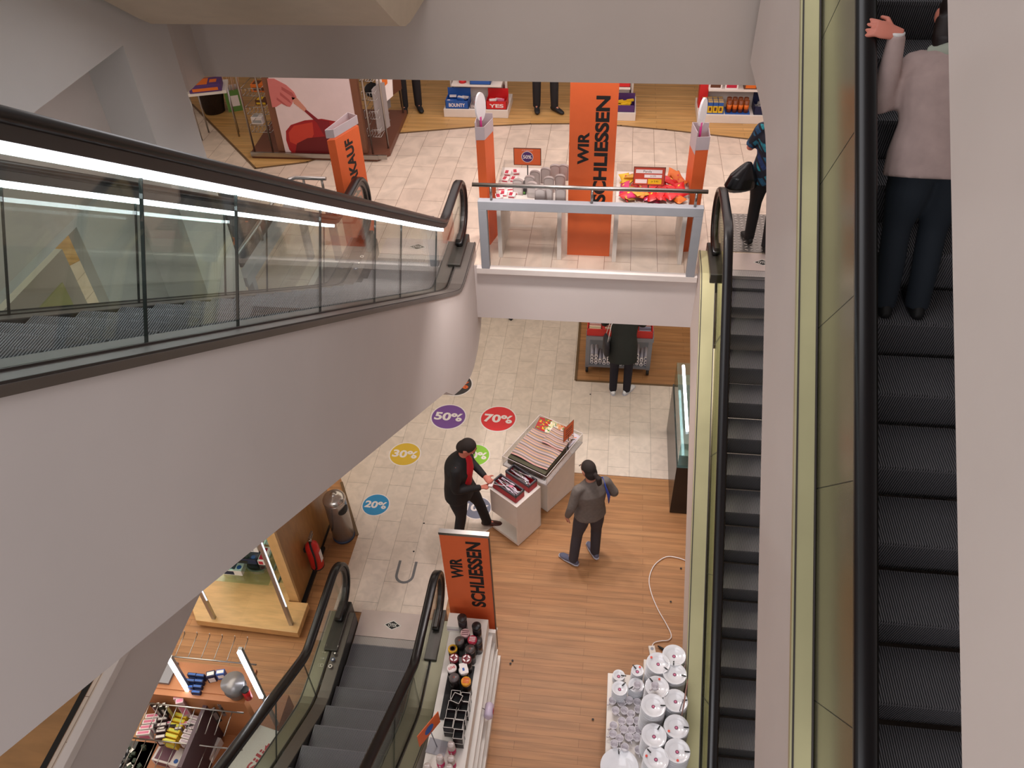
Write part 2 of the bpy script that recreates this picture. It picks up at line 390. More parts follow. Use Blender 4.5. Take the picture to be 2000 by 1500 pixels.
def escalator(label, zl, ykb, sgn, slope, span, x0, x1, run, landing_lo, landing_hi, first_nose, nsteps, deckm, under, flat_lo=.5, flat_hi=.5,
              truss=None, glassm=GLS, led=True, rail_h=.79, deck_w=.15, yfar=None, ynear=None, clad=PAINT, left=True, right=True, cuts=None, gx=.15, newel=None, name='escalator'):
    """x0,x1 step edges; ykb = y of the nosing line kink at zl; sgn -1: rises toward the camera"""
    t = thing(name, label, 'escalator', ((x0+x1)/2, ykb, zl))
    zn = lambda y: ramp(y, ykb, zl, slope, sgn, span)
    dk = .20/slope                                                      # deck kink shifted so that both lines coincide on the slope
    zd = lambda y: ramp(y, ykb+sgn*dk, zl+.20, slope, sgn, span, .07)
    rh = .88
    zr = lambda y: ramp(y, ykb+sgn*(rh-rail_h)/slope, zl+rh, slope, sgn, span, .04)
    ylo, yhi = landing_lo, landing_hi                                    # y of newel centres
    def path(f, ya, yb, n=60): return [(ya+(yb-ya)*i/n, f(ya+(yb-ya)*i/n)) for i in range(n+1)]
    a, c = min(ylo, yhi), max(ylo, yhi)
    # truss claddings
    bot = [(y, z-under) for y, z in path(zn, a, c, 50)] if truss is None else truss
    top = [(y, z-.012) for y, z in path(zd, a, c, 50)]
    for side, on in ((-1, left), (1, right)):
        if not on: continue
        xo = x0-deck_w-.155 if side < 0 else x1+deck_w+.155
        xi = xo+.04*(-side)
        poly = top+bot[::-1]
        MB().yzprism(poly, min(xo, xi), max(xo, xi), clad).build('side_cladding', t, W=True)
    MB().sweep(bot, [(x0-deck_w-.12, 0), (x1+deck_w+.12, 0), (x1+deck_w+.12, .03), (x0-deck_w-.12, .03)], clad).build('soffit', t, W=True)
    # decks, skirts, glass, rails
    for side in (-1, 1):
        xg = x0-gx if side < 0 else x1+gx
        xo = x0-deck_w-.165 if side < 0 else x1+deck_w+.165
        xin = x0-.015 if side < 0 else x1+.015
        pd = path(zd, a, c, 70)
        MB().sweep(pd, [(min(xg+side*.012, xo), -.03), (max(xg+side*.012, xo), -.03), (max(xg+side*.012, xo), 0), (min(xg+side*.012, xo), 0)], deckm).build('deck', t, W=True)
        MB().sweep(pd, [(min(xg-side*.012, xin), -.05), (max(xg-side*.012, xin), -.05), (max(xg-side*.012, xin), 0.004), (min(xg-side*.012, xin), .004)], {'clear_glass': DECK, 'right_glass': DECKO}.get(glassm.name, DECKG)).build('inner_deck', t, W=True)
        MB().sweep(pd, [(xin-.006, -.42), (xin+.006, -.42), (xin+.006, 0), (xin-.006, 0)], mat('skirt_dark', (70, 68, 66), .4, metal=.5), vert=True).build('skirt', t, W=True)
        s2 = MB()
        for q in (xg+side*.016, xo-side*.012):
            s2.sweep(pd, [(q-.004, 0), (q+.004, 0), (q+.004, .008), (q-.004, .008)], DKPROF)
        s2.build('deck_seam', t, W=True)
        # newel shape: rail path over the top with rounded ends
        rad = .30
        pr = path(zr, a, c, 80)
        def loop(yc, zc, d):   # from rail top going round and back under
            return [(yc+d*rad*math.sin(R(th)), zc-rad+rad*math.cos(R(th))) for th in range(12, 181, 12)]
        far = loop(c, zr(c), 1); near = loop(a, zr(a), -1)
        rp = near[::-1]+pr+far
        rp = [(-.16+near[-1][0]+.32, near[-1][1])]+rp+[(far[-1][0]-.16, far[-1][1])]
        MB().sweep(rp, [(xg-.03, -.012), (xg-.045, 0), (xg-.045, .022), (xg-.03, .034), (xg+.03, .034), (xg+.045, .022), (xg+.045, 0), (xg+.03, -.012)], BLACK, smooth=True).build('handrail', t, W=True)
        MB().sweep(rp, [(xg-.022, -.055), (xg+.022, -.055), (xg+.026, -.012), (xg-.026, -.012)], DKPROF).build('rail_profile', t, W=True)
        if led:
            ps = [p for p in pr if p[1] > zl+rh+.03]
            MB().sweep(ps, [(xg-.015, -.084), (xg+.015, -.084), (xg+.015, -.056), (xg-.015, -.056)], LED).build('light_strip', t, W=True)
        # glass panels cut perpendicular to the slope
        ys = cuts or [a+(c-a)*i/6 for i in range(7)]
        ys = sorted(ys)
        tl = sgn*slope if True else 0
        for i in range(len(ys)-1):
            ya, yb = ys[i]+.002, ys[i+1]-.002
            n = 8; top_, bo_ = [], []
            for j in range(n+1):
                y = ya+(yb-ya)*j/n
                f = 1.0
                hh = zr(y)-zd(y)
                lean = hh*.62*min(1, max(0, (zd(y)-zl-.2)/.15))*(-sgn)*-1*.66
                bo_.append((y, zd(y)-.01)); 
            # top edge shifted so the joints stand square to the slope
            def shift(y):
                k = min(1, max(0, (zd(y)-zl-.22)/.2)); k2 = min(1, max(0, (zl+span+.2-zd(y)+.0)/.2)); return -sgn*slope*(rail_h-.05)/(1+slope*slope)*k*k2
            for j in range(n+1):
                y = ya+(yb-ya)*j/n; y2 = y+shift(y); y2 = max(a-.02, min(c+.02, y2)); top_.append((y2, zr(y2)-.05))
            MB().yzprism(bo_+top_[::-1], xg-.006, xg+.006, glassm).build('glass_panel', t, W=True)
            if i:
                y2 = ys[i]+shift(ys[i]); MB().yzprism([(ys[i]-.002, zd(ys[i])-.01), (ys[i]+.002, zd(ys[i])-.01), (y2+.002, zr(y2)-.05), (y2-.002, zr(y2)-.05)], xg-.007, xg+.007, mat('joint_seal', (30, 36, 34), .4)).build('panel_joint', t, W=True)
        # glass inside the newel loops
        for yc, L in ((c, far), (a, near)):
            q = [(y, z) for y, z in L]; q = [(yc, zr(yc)-.055)]+[(yc+(y-yc)*.82, zr(yc)-rad+(z-(zr(yc)-rad))*.82) for y, z in q[1:-1]]+[(yc, zd(yc)-.01)]
            MB().yzprism(q, xg-.006, xg+.006, glassm).build('glass_panel', t, W=True)
        # newel base box with buttons
        for yc, sg in ((c, -1), (a, 1)):
            nb = MB().bx(min(xg-.075, xg+.075), max(xg-.075, xg+.075), min(yc+sg*.5, yc-sg*.12), max(yc+sg*.5, yc-sg*.12), zd(yc)-.2, zd(yc)+.035, mat('newel_dark', (74, 70, 66), .35, metal=.5))
            nb.build('newel_base', t, W=True, bevel=.01)
    # steps
    mesh0 = None
    y = first_nose
    for k in range(nsteps):
        z = zn(y+(.02 if sgn > 0 else -.02))
        key = (sgn, round(x1-x0, 2), round(run, 2))
        if key not in STEP_CACHE:
            ob = step_mesh(sgn, x1-x0, run, run*slope).build('step', t); STEP_CACHE[key] = ob.data
        else:
            ob = bpy.data.objects.new('step', STEP_CACHE[key]); C.objects.link(ob); ob.parent = t
        ob.location = Vector(((x0+x1)/2, y, z))-t.location
        y += sgn*run
    # landings
    for yc, zz, sg in ((ykb-sgn*flat_lo, zl, -sgn), (ykb+sgn*(span/slope+flat_hi), zl+span, sgn)):
        MB().bx(x0-.0, x1+.0, min(yc, yc+sg*.11), max(yc, yc+sg*.11), zz-.02, zz+.012, COMB).build('comb_plate', t, W=True, bevel=.004)
        e = yc+sg*.11
        lp = MB().bx(x0-.0, x1+.0, min(e, e+sg*.34), max(e, e+sg*.34), zz-.03, zz+.009, mat('landing_metal', (214, 198, 192), .42, metal=.45))
        lp.bx(x0, x1, e-.004, e+.004, zz+.009, zz+.011, DKPROF)
        pl = lp.build('landing_plate', t, W=True)
        cx, cy = (x0+x1)/2, e+sg*.17
        em = MB().xyprism([(cx-.1, cy), (cx, cy-.062), (cx+.1, cy), (cx, cy+.062)], zz+.0095, zz+.0105, mat('emblem_rim', (225, 222, 215), .5))
        em.xyprism([(cx-.086, cy), (cx, cy-.052), (cx+.086, cy), (cx, cy+.052)], zz+.0105, zz+.0112, INK)
        eo = em.build('emblem', pl, W=True)
        text('OTIX', .042, mat('emblem_rim', (225, 222, 215)), eo, Matrix.Translation(Vector((cx, cy, zz+.0115))-t.location), width=.1, bold=.02)
    return t, zn, zd, zr

L_CUTS = [-.7, .4, 1.2, 2.06, 2.67, 3.55, 4.47, 5.08, 6.2, 7.7]
SL = .655
tr = [(1.0, 8.0-.6-1.13-.0), ]
tb = []
for i in range(30):
    y = -.6+6.2*i/29; tb.append((y, 3.53+(6.48-y)*SL-1.13))
tb += [(5.9, 2.66), (6.2, 2.46), (6.5, 2.28), (6.8, 2.14), (7.0, 2.09), (7.3, 2.10), (7.6, 2.21), (7.75, 2.35)]
eL2, zn2, zd2, zr2 = escalator('long glass-sided escalator with glowing white strip under its handrail, upper left', Z2, 6.984, -1, SL, 4.4, -2.56, -1.76, .285, 7.6, -.6, 7.48, 28, DECK, 1.13, truss=tb, cuts=L_CUTS, clad=PAINT)
eL1, zn1, zd1, zr1 = escalator('grey escalator at the bottom edge between the glass shelf display and the black jars', 0.0, 4.04, -1, SL, 3.2, -2.59, -1.79, .285, 4.82, -1.2, 4.535, 19, DECKG, 1.0, truss=[(-1.2, 1.9), (-1.0, 1.9), (3.2, -.08), (4.95, -.08)], led=False, cuts=[-1.1, 0, 1.0, 2.0, 2.9, 3.8, 4.9], clad=PAINT)
SR = .782
trR1 = [(2.3, -.28), (3.0, .02), (3.6, .1), (4.3, .55), (5.64, 1.47), (6.2, 1.85), (6.6, 2.1), (7.0, 2.3), (7.5, 2.48), (7.9, 2.48)]
eR1, znr, zdr, zrr = escalator('narrow escalator descending beside the plate table, half hidden by the one above', 0.0, 2.85, 1, SR, 3.2, 1.3, 2.1, .288, 2.1, 7.62, 6.71-14*.288, 17, DECKO, 1.1, truss=trR1, led=False, glassm=GLR, cuts=[2.1, 3, 3.9, 4.8, 5.7, 6.6, 7.7], clad=PAINT_R, rail_h=.86)
eR2, znr2, zdr2, zrr2 = escalator('dark escalator on the right carrying the person in the light jacket', Z2, .19, 1, SR, 3.8, 1.33, 2.13, .284, -.6, 6.2, 3.38-11*.284, 21, DECKO, 1.06, led=False, deck_w=.2, glassm=PANELB, cuts=[-.6, .3, 1.2, 1.95, 2.72, 3.35, 3.95, 4.6, 5.6, 6.2], clad=PAINT_R, rail_h=.86, gx=.25)
for esc, z_, lst in ((eL1, .232, ((657, 1262), (654, 1276), (650, 1288), (645, 1301))), (eL2, 3.44, ((707, 501), (701, 514), (695, 525)))):
    for i, (px, py) in enumerate(lst):
        p = at(px, py, z=z_)
        MB().cyl((p.x, p.y, z_), (p.x, p.y, z_+.003), .021, m_=(WHITE, INK, mat('sticker_blue', (60, 80, 120), .5))[i % 3], n=18, smooth=False).cyl((p.x, p.y, z_+.003), (p.x, p.y, z_+.0035), .011, m_=(INK, WHITE, WHITE)[i % 3], n=12, smooth=False).build('safety_sticker', esc, W=True)
# the next escalators up, of which only the underside and one face are seen
def truss_only(label, pts_bot, thick, x0, x1, m_):
    t = thing('escalator', label, 'escalator', (x0, pts_bot[0][0], pts_bot[0][1]))
    top = [(y, z+thick) for y, z in pts_bot]
    MB().yzprism(top+pts_bot[::-1], x0, x0+.04, m_).build('side_cladding', t, W=True)
    MB().yzprism(top+pts_bot[::-1], x1-.04, x1, m_).build('side_cladding', t, W=True)
    MB().sweep(pts_bot, [(x0+.04, 0), (x1-.04, 0), (x1-.04, .04), (x0+.04, .04)], m_).build('soffit', t, W=True)
    MB().sweep(top, [(x0+.04, -.08), (x1-.04, -.08), (x1-.04, -.04), (x0+.04, -.04)], DECK).build('deck', t, W=True)
    return t
truss_only('beige escalator underside poking into view at the top edge, left of centre', [(.2, 9.85), (5.3, 6.5), (5.45, 6.41), (5.6, 6.36), (5.75, 6.34), (6.4, 6.34)], 1.1, -3.2, -1.45, mat('wall_paint_warm_lit', (205, 186, 162), .7, noise=.05))  # warm light on the underside is put into this paint colour
truss_only('plain beige escalator side filling the right edge of the picture', [(-.8, 4.67), (6.0, 9.98)], 1.2, .97, 2.5, PAINT_R)
# diamond plate landing at the top of the right escalator
b = MB().bx(1.28, 2.2, 7.92, 8.75, Z2+.006, Z2+.014, DIAM)
for i in range(15):
    for j in range(14):
        x, y = 1.31+i*.06, 7.96+j*.058
        if (i+j) % 2: b.xyprism([(x-.018, y-.004), (x+.014, y+.012), (x+.018, y+.004), (x-.014, y-.012)], Z2+.014, Z2+.018, mat('plate_stud', (215, 208, 202), .3, metal=.7))
        else: b.xyprism([(x-.018, y+.004), (x+.014, y-.012), (x+.018, y-.004), (x-.014, y+.012)], Z2+.014, Z2+.018, mat('plate_stud', (215, 208, 202)))
tag(b.build('floor_plate'), 'studded steel floor plate at the head of the narrow escalator', 'floor plate')

# ------------------------------------------------------------------ balustrades of the upper floor
RAILG = mat('rail_paint', (150, 152, 158), .5)
def balustrade(label, x0, x1, y, posts, group=None):
    t = thing('balustrade', label, 'balustrade', ((x0+x1)/2, y, Z2))
    b = MB().bx(x0, x1, y-.04, y+.04, 3.93, 4.03, RAILG); b.build('top_beam', t, W=True, bevel=.004)
    for x in (x0+.045, x1-.045): MB().bx(x-.045, x+.045, y-.04, y+.04, 3.2, 3.93, RAILG).build('post', t, W=True, bevel=.004)
    MB().cyl((x0-.05, y, 4.2), (x1+.02, y, 4.2), .021, m_=STEEL, n=16).build('handrail', t, W=True)
    for x in posts: MB().cyl((x, y, 4.03), (x, y, 4.185), .014, m_=STEEL, n=10).build('rail_support', t, W=True)
    MB().bx(x0+.09, x1-.09, y-.006, y+.006, 3.2, 3.93, ACRY).build('glass_panel', t, W=True)
    return t
balustrade('grey metal balustrade with steel handrail in front of the orange banner', -1.36, .95, 7.43, (-1.22, -.18, .86))
t = thing('balustrade', 'small steel railing corner seen behind the left escalator handrail', 'balustrade', (-3.33, 6.6, Z2))
MB().bx(-3.38, -3.28, 5.85, 7.5, 3.93, 4.03, RAILG).bx(-3.28, -2.96, 7.4, 7.5, 3.93, 4.03, RAILG).build('top_beam', t, W=True)
hb = MB(); hb.loft([(-3.37, 5.85, 4.2), (-3.37, 7.35, 4.2), (-3.36, 7.42, 4.2), (-3.3, 7.46, 4.2), (-2.97, 7.46, 4.2)], [.02]*5, m_=STEEL, n=12); hb.build('handrail', t, W=True)
for x, y in ((-3.36, 7.2), (-3.36, 6.5), (-3.22, 7.46), (-3.02, 7.46)): MB().cyl((x, y, 4.03), (x, y, 4.19), .014, m_=STEEL, n=10).build('rail_support', t, W=True)
for x, y in ((-3.33, 7.45), (-3.33, 6.0), (-3.0, 7.45)): MB().bx(x-.035, x+.035, y-.035, y+.035, 3.2, 3.93, RAILG).build('post', t, W=True)
MB().bx(-3.335, -3.325, 6.0, 7.4, 3.2, 3.93, ACRY).build('glass_panel', t, W=True)
# ------------------------------------------------------------------ upper floor: banners and signs
F2 = Z2+.006
def vm(o, up=(0, 0, 1), x=(1, 0, 0)): return frame(o, x, up)
t = thing('banner', 'tall orange banner with black writing standing behind the balustrade on the upper floor', 'banner', (-.2, 7.75, F2))
MB().bx(-.44, .03, 7.73, 7.77, F2, 5.35, ORANGE).build('panel', t, W=True)
T = Vector((-.2, 7.75, F2))
text('WIR', .115, INK, t, frame(Vector((-.295, 7.729, 4.48))-T, (0, 0, 1), (-1, 0, 0)), width=.35, bold=.04)
text('SCHLIESSEN', .14, INK, t, frame(Vector((-.115, 7.729, 4.45))-T, (0, 0, 1), (-1, 0, 0)), width=1.16, bold=.04)

def column(label, A, B, Cc, D, z1, zt, txt=None):
    t = thing('promotion_column', label, 'advertising column', ((A[0]+Cc[0])/2, (A[1]+Cc[1])/2, F2))
    MB().xyprism([A, B, Cc, D], F2, z1, ORANGE).build('shaft', t, W=True)
    b = MB(); P = [A, B, Cc, D]
    for i in range(4):
        p, q = Vector((*P[i], 0)), Vector((*P[(i+1) % 4], 0)); d = q-p; M = frame(((p.x+q.x)/2, (p.y+q.y)/2, z1+.07), d, (0, 0, 1))
        b.box((0, 0, 0), (d.length, .14+(0.0 if i in (0, 1) else .1) if zt else .09, .006), mat('pale_grey_card', (196, 184, 188), .6), M)
    b.build('brochure_holder', t, W=True)
    cx, cy = (A[0]+D[0])/2*.5+(B[0]+Cc[0])/2*.5, (A[1]+D[1])/2
    if zt:
        pts = [(.075*math.cos(a), .15*math.sin(a)) for a in [2*math.pi*i/24 for i in range(24)]]
        MO = Matrix.Translation((cx-.018, cy+.02, zt))@Matrix.Rotation(R(58), 4, 'Z')
        MB().xzprism(pts, -.011, .011, WHITEG, M=MO).cyl((cx-.018, cy, z1), (cx-.018, cy, zt-.1), .012, m_=mat('magenta', (200, 50, 130), .4)).build('oval_sign', t, W=True)
    if txt:
        d = Vector((Cc[0]-B[0], Cc[1]-B[1], 0)); n = Vector((d.y, -d.x, 0)).normalized()
        mid = Vector(((B[0]+Cc[0])/2, (B[1]+Cc[1])/2, 3.93))+n*.002
        text(txt, .13, INK, t, frame(mid-t.location, (0, 0, 1), -d), width=1.0, bold=.04)
    return t
column('orange advertising column with black writing, beside the left escalator handrail end', (-2.98, 7.72), (-2.90, 7.74), (-2.74, 8.1), (-2.86, 8.17), 4.5, 0, 'AUSVERKAUF')
column('orange advertising column with white oval, left of the banner at the balustrade', (-1.42, 7.86), (-1.33, 7.87), (-1.27, 8.1), (-1.42, 8.1), 4.48, 4.78)
column('orange advertising column with white oval, right of the banner near the steel newel', (.84, 7.88), (.97, 7.9), (.97, 8.12), (.80, 8.12), 4.42, 4.76)

def counter(label, x0, x1, y0, y1, zt, g=None):
    t = thing('display_counter', label, 'display counter', ((x0+x1)/2, (y0+y1)/2, F2), group=g)
    MB().bx(x0, x1, y0, y1, zt-.05, zt, WHITE).build('table_top', t, W=True, bevel=.004)
    MB().bx(x0, x0+.045, y0, y1, F2, zt-.05, WHITE).build('side_panel', t, W=True)
    MB().bx(x1-.045, x1, y0, y1, F2, zt-.05, WHITE).build('side_panel', t, W=True)
    r = MB(); h = .09
    for a in ((x0, x1, y0, y0+.005), (x0, x1, y1-.005, y1), (x0, x0+.005, y0, y1), (x1-.005, x1, y0, y1)): r.bx(*a, zt, zt+h, ACRY)
    r.build('clear_rim', t, W=True)
    return t
ZC = 3.93
counter('white display counter with oval grey dishes, left of the orange banner', -1.2, -.5, 7.62, 8.36, ZC)
counter('white display counter heaped with snack bags, right of the orange banner', .06, .82, 7.62, 8.34, ZC)
# oval grey dishes standing on the left counter
def oval_dish():
    t = thing('oval_dish', 'x', 'dish', (0, 0, 0), group='grey oval dishes on the left display counter')
    b = MB(); n = 18
    def out(rx, h): return [(rx*math.cos(math.pi*i/n), h+rx*.55*math.sin(math.pi*i/n)) for i in range(n+1)]+[(-rx, 0), (rx, 0)]
    b.xzprism(out(.055, .15), -.018, .018, mat('frosted_grey', (168, 156, 152), .35))
    b.build('body', t); MB().xzprism([(x*.8, z*.86+.012) for x, z in out(.055, .15)], -.0195, -.018, mat('frosted_grey_light', (196, 186, 182), .3)).build('front_panel', t)
    return t
od = oval_dish(); spots = [(1045, 350), (1066, 344), (1084, 338), (1101, 338), (1072, 362), (1094, 358), (1040, 372), (1055, 384), (1070, 382), (1095, 384), (1012, 366), (1035, 360)]
for i, (px, py) in enumerate(spots):
    p = at(px, py, z=ZC+.08); o = od if i == 0 else dup(od)
    o.location = (p.x, p.y, ZC); o.rotation_euler = (0, 0, R(random.uniform(-10, 10))); o['label'] = 'grey frosted oval dish standing on the left display counter'
def pack(label, name, cat, px, py, z, dims, cols, rz=0, group=None, ztop=None):
    """a printed carton: body and a coloured front/top print"""
    p = at(px, py, z=z+dims[2]/2); t = thing(name, label, cat, (p.x, p.y, z), rz, group)
    MB().bx(-dims[0]/2, dims[0]/2, -dims[1]/2, dims[1]/2, 0, dims[2], cols[0]).build('body', t, bevel=min(dims)*.06)
    b = MB(); a, c_ = dims[0]/2*.8, dims[1]/2*.8
    b.bx(-a, a*.2, -c_, c_, dims[2], dims[2]+.0008, cols[1]); b.bx(-a, a, -dims[1]/2-.0008, -dims[1]/2, dims[2]*.2, dims[2]*.6, cols[1])
    if len(cols) > 2: b.bx(a*.35, a*.9, -c_*.5, c_*.5, dims[2], dims[2]+.0009, cols[2])
    b.build('print', t); return t
CRIM = mat('print_crimson', (190, 30, 60), .5); PINKP = mat('print_pink', (220, 120, 150), .5); WHP = mat('print_white', (238, 228, 226), .5)
BLUP = mat('print_blue', (38, 90, 170), .4); YELP = mat('print_yellow', (232, 190, 40), .45); GRNP = mat('print_green', (90, 150, 60), .5); ORP = mat('print_orange', (222, 110, 30), .5); PURP = mat('print_purple', (82, 48, 110), .5); REDP = mat('print_red', (206, 30, 34), .4); BRNP = mat('print_brown', (98, 56, 34), .6)
sp = [(992, 338), (1008, 336), (988, 350), (1004, 350), (980, 366), (996, 366), (984, 378), (1000, 381), (975, 384), (1008, 374)]
for i, (px, py) in enumerate(sp):
    pack('small white and crimson packet at the left end of the counter beside the oval dishes', 'gift_packet', 'packet', px, py, ZC, (.075, .09, .03), (WHP, CRIM), R(random.uniform(-15, 15)), 'white and crimson packets on the left display counter')
pack('dark packet with a pale green end among the packets on the left counter', 'gift_packet', 'packet', 1020, 372, ZC, (.09, .08, .06), (BLACKM, GRNP))
def table_sign(name, label, px, py, z, w_, h, stand_z, face, rz=0, tilt=0, y=None, x=None):
    p = at(px, py, y=y) if y is not None else at(px, py, z=z)
    t = thing(name, label, 'sign', (p.x, p.y, stand_z), rz)
    hz = p.z-stand_z
    MB().cyl((0, .008, 0), (0, .008, hz-h/2), .006, m_=BLACKM, n=8).build('stem', t)
    MB().bx(-.05, .05, -.04, .05, 0, .006, BLACKM).build('foot', t)
    MB().bx(-w_/2-.008, w_/2+.008, -.004, .004, hz-h/2-.008, hz+h/2+.008, mat('brown_frame', (110, 62, 44), .5)).build('frame', t)
    MB().bx(-w_/2, w_/2, -.006, -.004, hz-h/2, hz+h/2, face).build('card', t)
    return t, hz
t, hz = table_sign('percent_sign', 'small orange sign with a purple 50% disc on the left counter', 1030, 306, 0, .28, .18, ZC, ORANGE, y=8.0)
d = MB().cyl((0, -.0062, hz), (0, -.0075, hz), .058, m_=PURP, n=28).cyl((0, -.0061, hz), (0, -.0066, hz), .064, m_=WHP, n=28); d.build('disc', t)
text('50%', .042, WHP, t, frame((0, -.008, hz), (1, 0, 0), (0, 0, 1)), width=.095, bold=.03)
text('AUSVERKAUF', .012, WHP, t, frame((0, -.0065, hz+.074), (1, 0, 0), (0, 0, 1)), width=.12)
t, hz = table_sign('price_sign', 'brown-framed price sign with a yellow field above the snack bags', 1268, 344, 0, .31, .19, ZC, mat('sign_red', (190, 70, 50), .5), y=7.78)
b = MB().bx(-.14, .13, -.0066, -.006, hz+.035, hz+.075, WHP).bx(-.05, .13, -.0066, -.006, hz-.015, hz+.02, WHP).bx(-.14, -.02, -.0066, -.006, hz-.08, hz-.035, WHP); b.build('paper', t)
MB().bx(-.01, .13, -.0067, -.006, hz-.085, hz-.03, YELP).build('yellow_field', t)
text('Panda', .026, INK, t, frame((-.02, -.0068, hz+.055), (1, 0, 0), (0, 0, 1)))
text('je 4,95', .02, INK, t, frame((.04, -.0068, hz+.003), (1, 0, 0), (0, 0, 1)))
text('je 2,45', .026, INK, t, frame((.06, -.0069, hz-.058), (1, 0, 0), (0, 0, 1)))
# snack bags
def bag(col, col2):
    t = thing('snack_bag', 'x', 'snack bag', (0, 0, 0), group='snack bags heaped on the right display counter')
    b = MB(); n = 8; vs = []; fs = []
    for s_ in (1, -1):
        for i in range(n+1):
            for j in range(n+1):
                u, v = i/n, j/n; h = (math.sin(math.pi*u)*math.sin(math.pi*v))**.5*.03*s_ + math.sin(u*9+v*7)*.003
                vs.append(((u-.5)*.17, (v-.5)*.12*(1-.1*math.sin(math.pi*u)), h))
    for k in range(2):
        for i in range(n):
            for j in range(n):
                a = k*(n+1)**2+i*(n+1)+j; fs.append((a, a+1, a+n+2, a+n+1))
    b.add(vs, fs, col, True); b.build('bag', t)
    b2 = MB(); vs = [(x*.5, y*.6, z+.002) for x, y, z in vs[:(n+1)**2]]; b2.add(vs, fs[:n*n], col2, True); b2.build('print', t)
    return t
protos = [bag(REDP, YELP), bag(YELP, REDP), bag(ORP, REDP), bag(mat('foil_magenta', (190, 30, 90), .3), YELP), bag(mat('foil_gold', (200, 150, 60), .3, metal=.3), REDP)]
names_ = ['red', 'yellow', 'orange', 'magenta', 'gold']
cnt = [0]*5; k = 0
for row in range(5):
    for cc in range(7):
        px = 1222+cc*17.5+random.uniform(-5, 5); py = 392-row*12+random.uniform(-4, 4)
        kk = random.choice([0, 0, 1, 2, 3, 4]) if row < 3 else random.choice([1, 2, 0, 4])
        if row < 2: kk = random.choice([0, 3, 0, 2, 4])
        zz = ZC+.035+.025*(k % 3); p = at(px, py, z=zz)
        o = protos[kk] if cnt[kk] == 0 else dup(protos[kk])
        cnt[kk] += 1; o.location = (min(max(p.x, .15), .73), min(max(p.y, 7.7), 8.26), zz); o.rotation_euler = (R(random.uniform(-25, 35)), R(random.uniform(-25, 25)), R(random.uniform(0, 360)))
        o['label'] = '%s foil snack bag in the heap on the right display counter' % names_[kk]; k += 1
        o['group'] = '%s snack bags heaped on the right display counter' % names_[kk]

# letter inlays and floor discs
t = MB(); U2 = at(828, 425, z=F2+.001)
def ulogo(name, lab, c, s, z, m_):
    b = MB(); w_ = .035*s
    b.bx(c[0]-.13*s, c[0]-.13*s+w_, c[1]-.06*s, c[1]+.17*s, z, z+.002, m_); b.bx(c[0]+.13*s-w_, c[0]+.13*s, c[1]-.06*s, c[1]+.17*s, z, z+.002, m_)
    pts = [(c[0]+.13*s*math.cos(R(180+i*15)), c[1]-.06*s+.13*s*math.sin(R(180+i*15))) for i in range(13)]+[(c[0]+(.13*s-w_)*math.cos(R(360-i*15)), c[1]-.06*s+(.13*s-w_)*math.sin(R(360-i*15))) for i in range(13)]
    b.xyprism(pts, z, z+.002, m_); return tag(b.build(name), lab, 'floor letter')
INL = mat('inlay_grey', (112, 110, 112), .4)
ulogo('floor_letter', 'grey letter U set in the marble before the lower escalator', (-2.2, 5.56), .9, 0.0005, INL)
b = MB().bx(-2.35, -2.1, 8.42, 8.46, F2+.0005, F2+.002, INL).bx(-2.39, -2.35, 8.22, 8.46, F2+.0005, F2+.002, INL).bx(-2.35, -2.14, 8.22, 8.25, F2+.0005, F2+.002, INL)
tag(b.build('floor_letter'), 'grey letter set in the upper marble floor behind the escalator glass', 'floor letter')
def fdisc(name, lab, px, py, r, col, txt, tc=WHP):
    p = at(px, py, z=0); t = thing(name, lab, 'floor sticker', (p.x, p.y, 0.0005))
    MB().cyl((0, 0, 0), (0, 0, .0012), r, m_=WHP, n=48, smooth=False).build('border', t)
    MB().cyl((0, 0, .0012), (0, 0, .002), r*.93, m_=col, n=48, smooth=False).build('disc', t)
    text(txt, r*.62, tc, t, Matrix.Translation((0, 0, .0024))@Matrix.Rotation(R(-2), 4, 'Z'), width=r*1.55, bold=.035)
fdisc('percent_sticker', 'red floor disc reading 70%, right of the purple one', 973, 818, .268, mat('disc_red', (222, 44, 50), .5), '70%')
fdisc('percent_sticker', 'purple floor disc reading 50%', 876, 814, .264, mat('disc_purple', (118, 72, 150), .5), '50%')
fdisc('percent_sticker', 'yellow floor disc reading 30%', 791, 887, .225, mat('disc_yellow', (222, 182, 48), .5), '30%')
fdisc('percent_sticker', 'blue floor disc reading 20%, nearest the waste bin', 734, 986, .186, mat('disc_blue', (38, 140, 196), .5), '20%')
fdisc('percent_sticker', 'dark floor disc with orange percent sign, half hidden under the escalator', 890, 751, .262, mat('disc_dark', (58, 52, 54), .5), '80%', mat('txt_orange', (226, 100, 44)))
fdisc('percent_sticker', 'green floor disc behind the man in the red shirt', 928, 889, .21, mat('disc_green', (142, 200, 62), .5), '40%')
fdisc('percent_sticker', 'grey floor disc under the foot of the man in the red shirt', 932, 992, .19, mat('disc_grey', (118, 120, 140), .5), '10%')

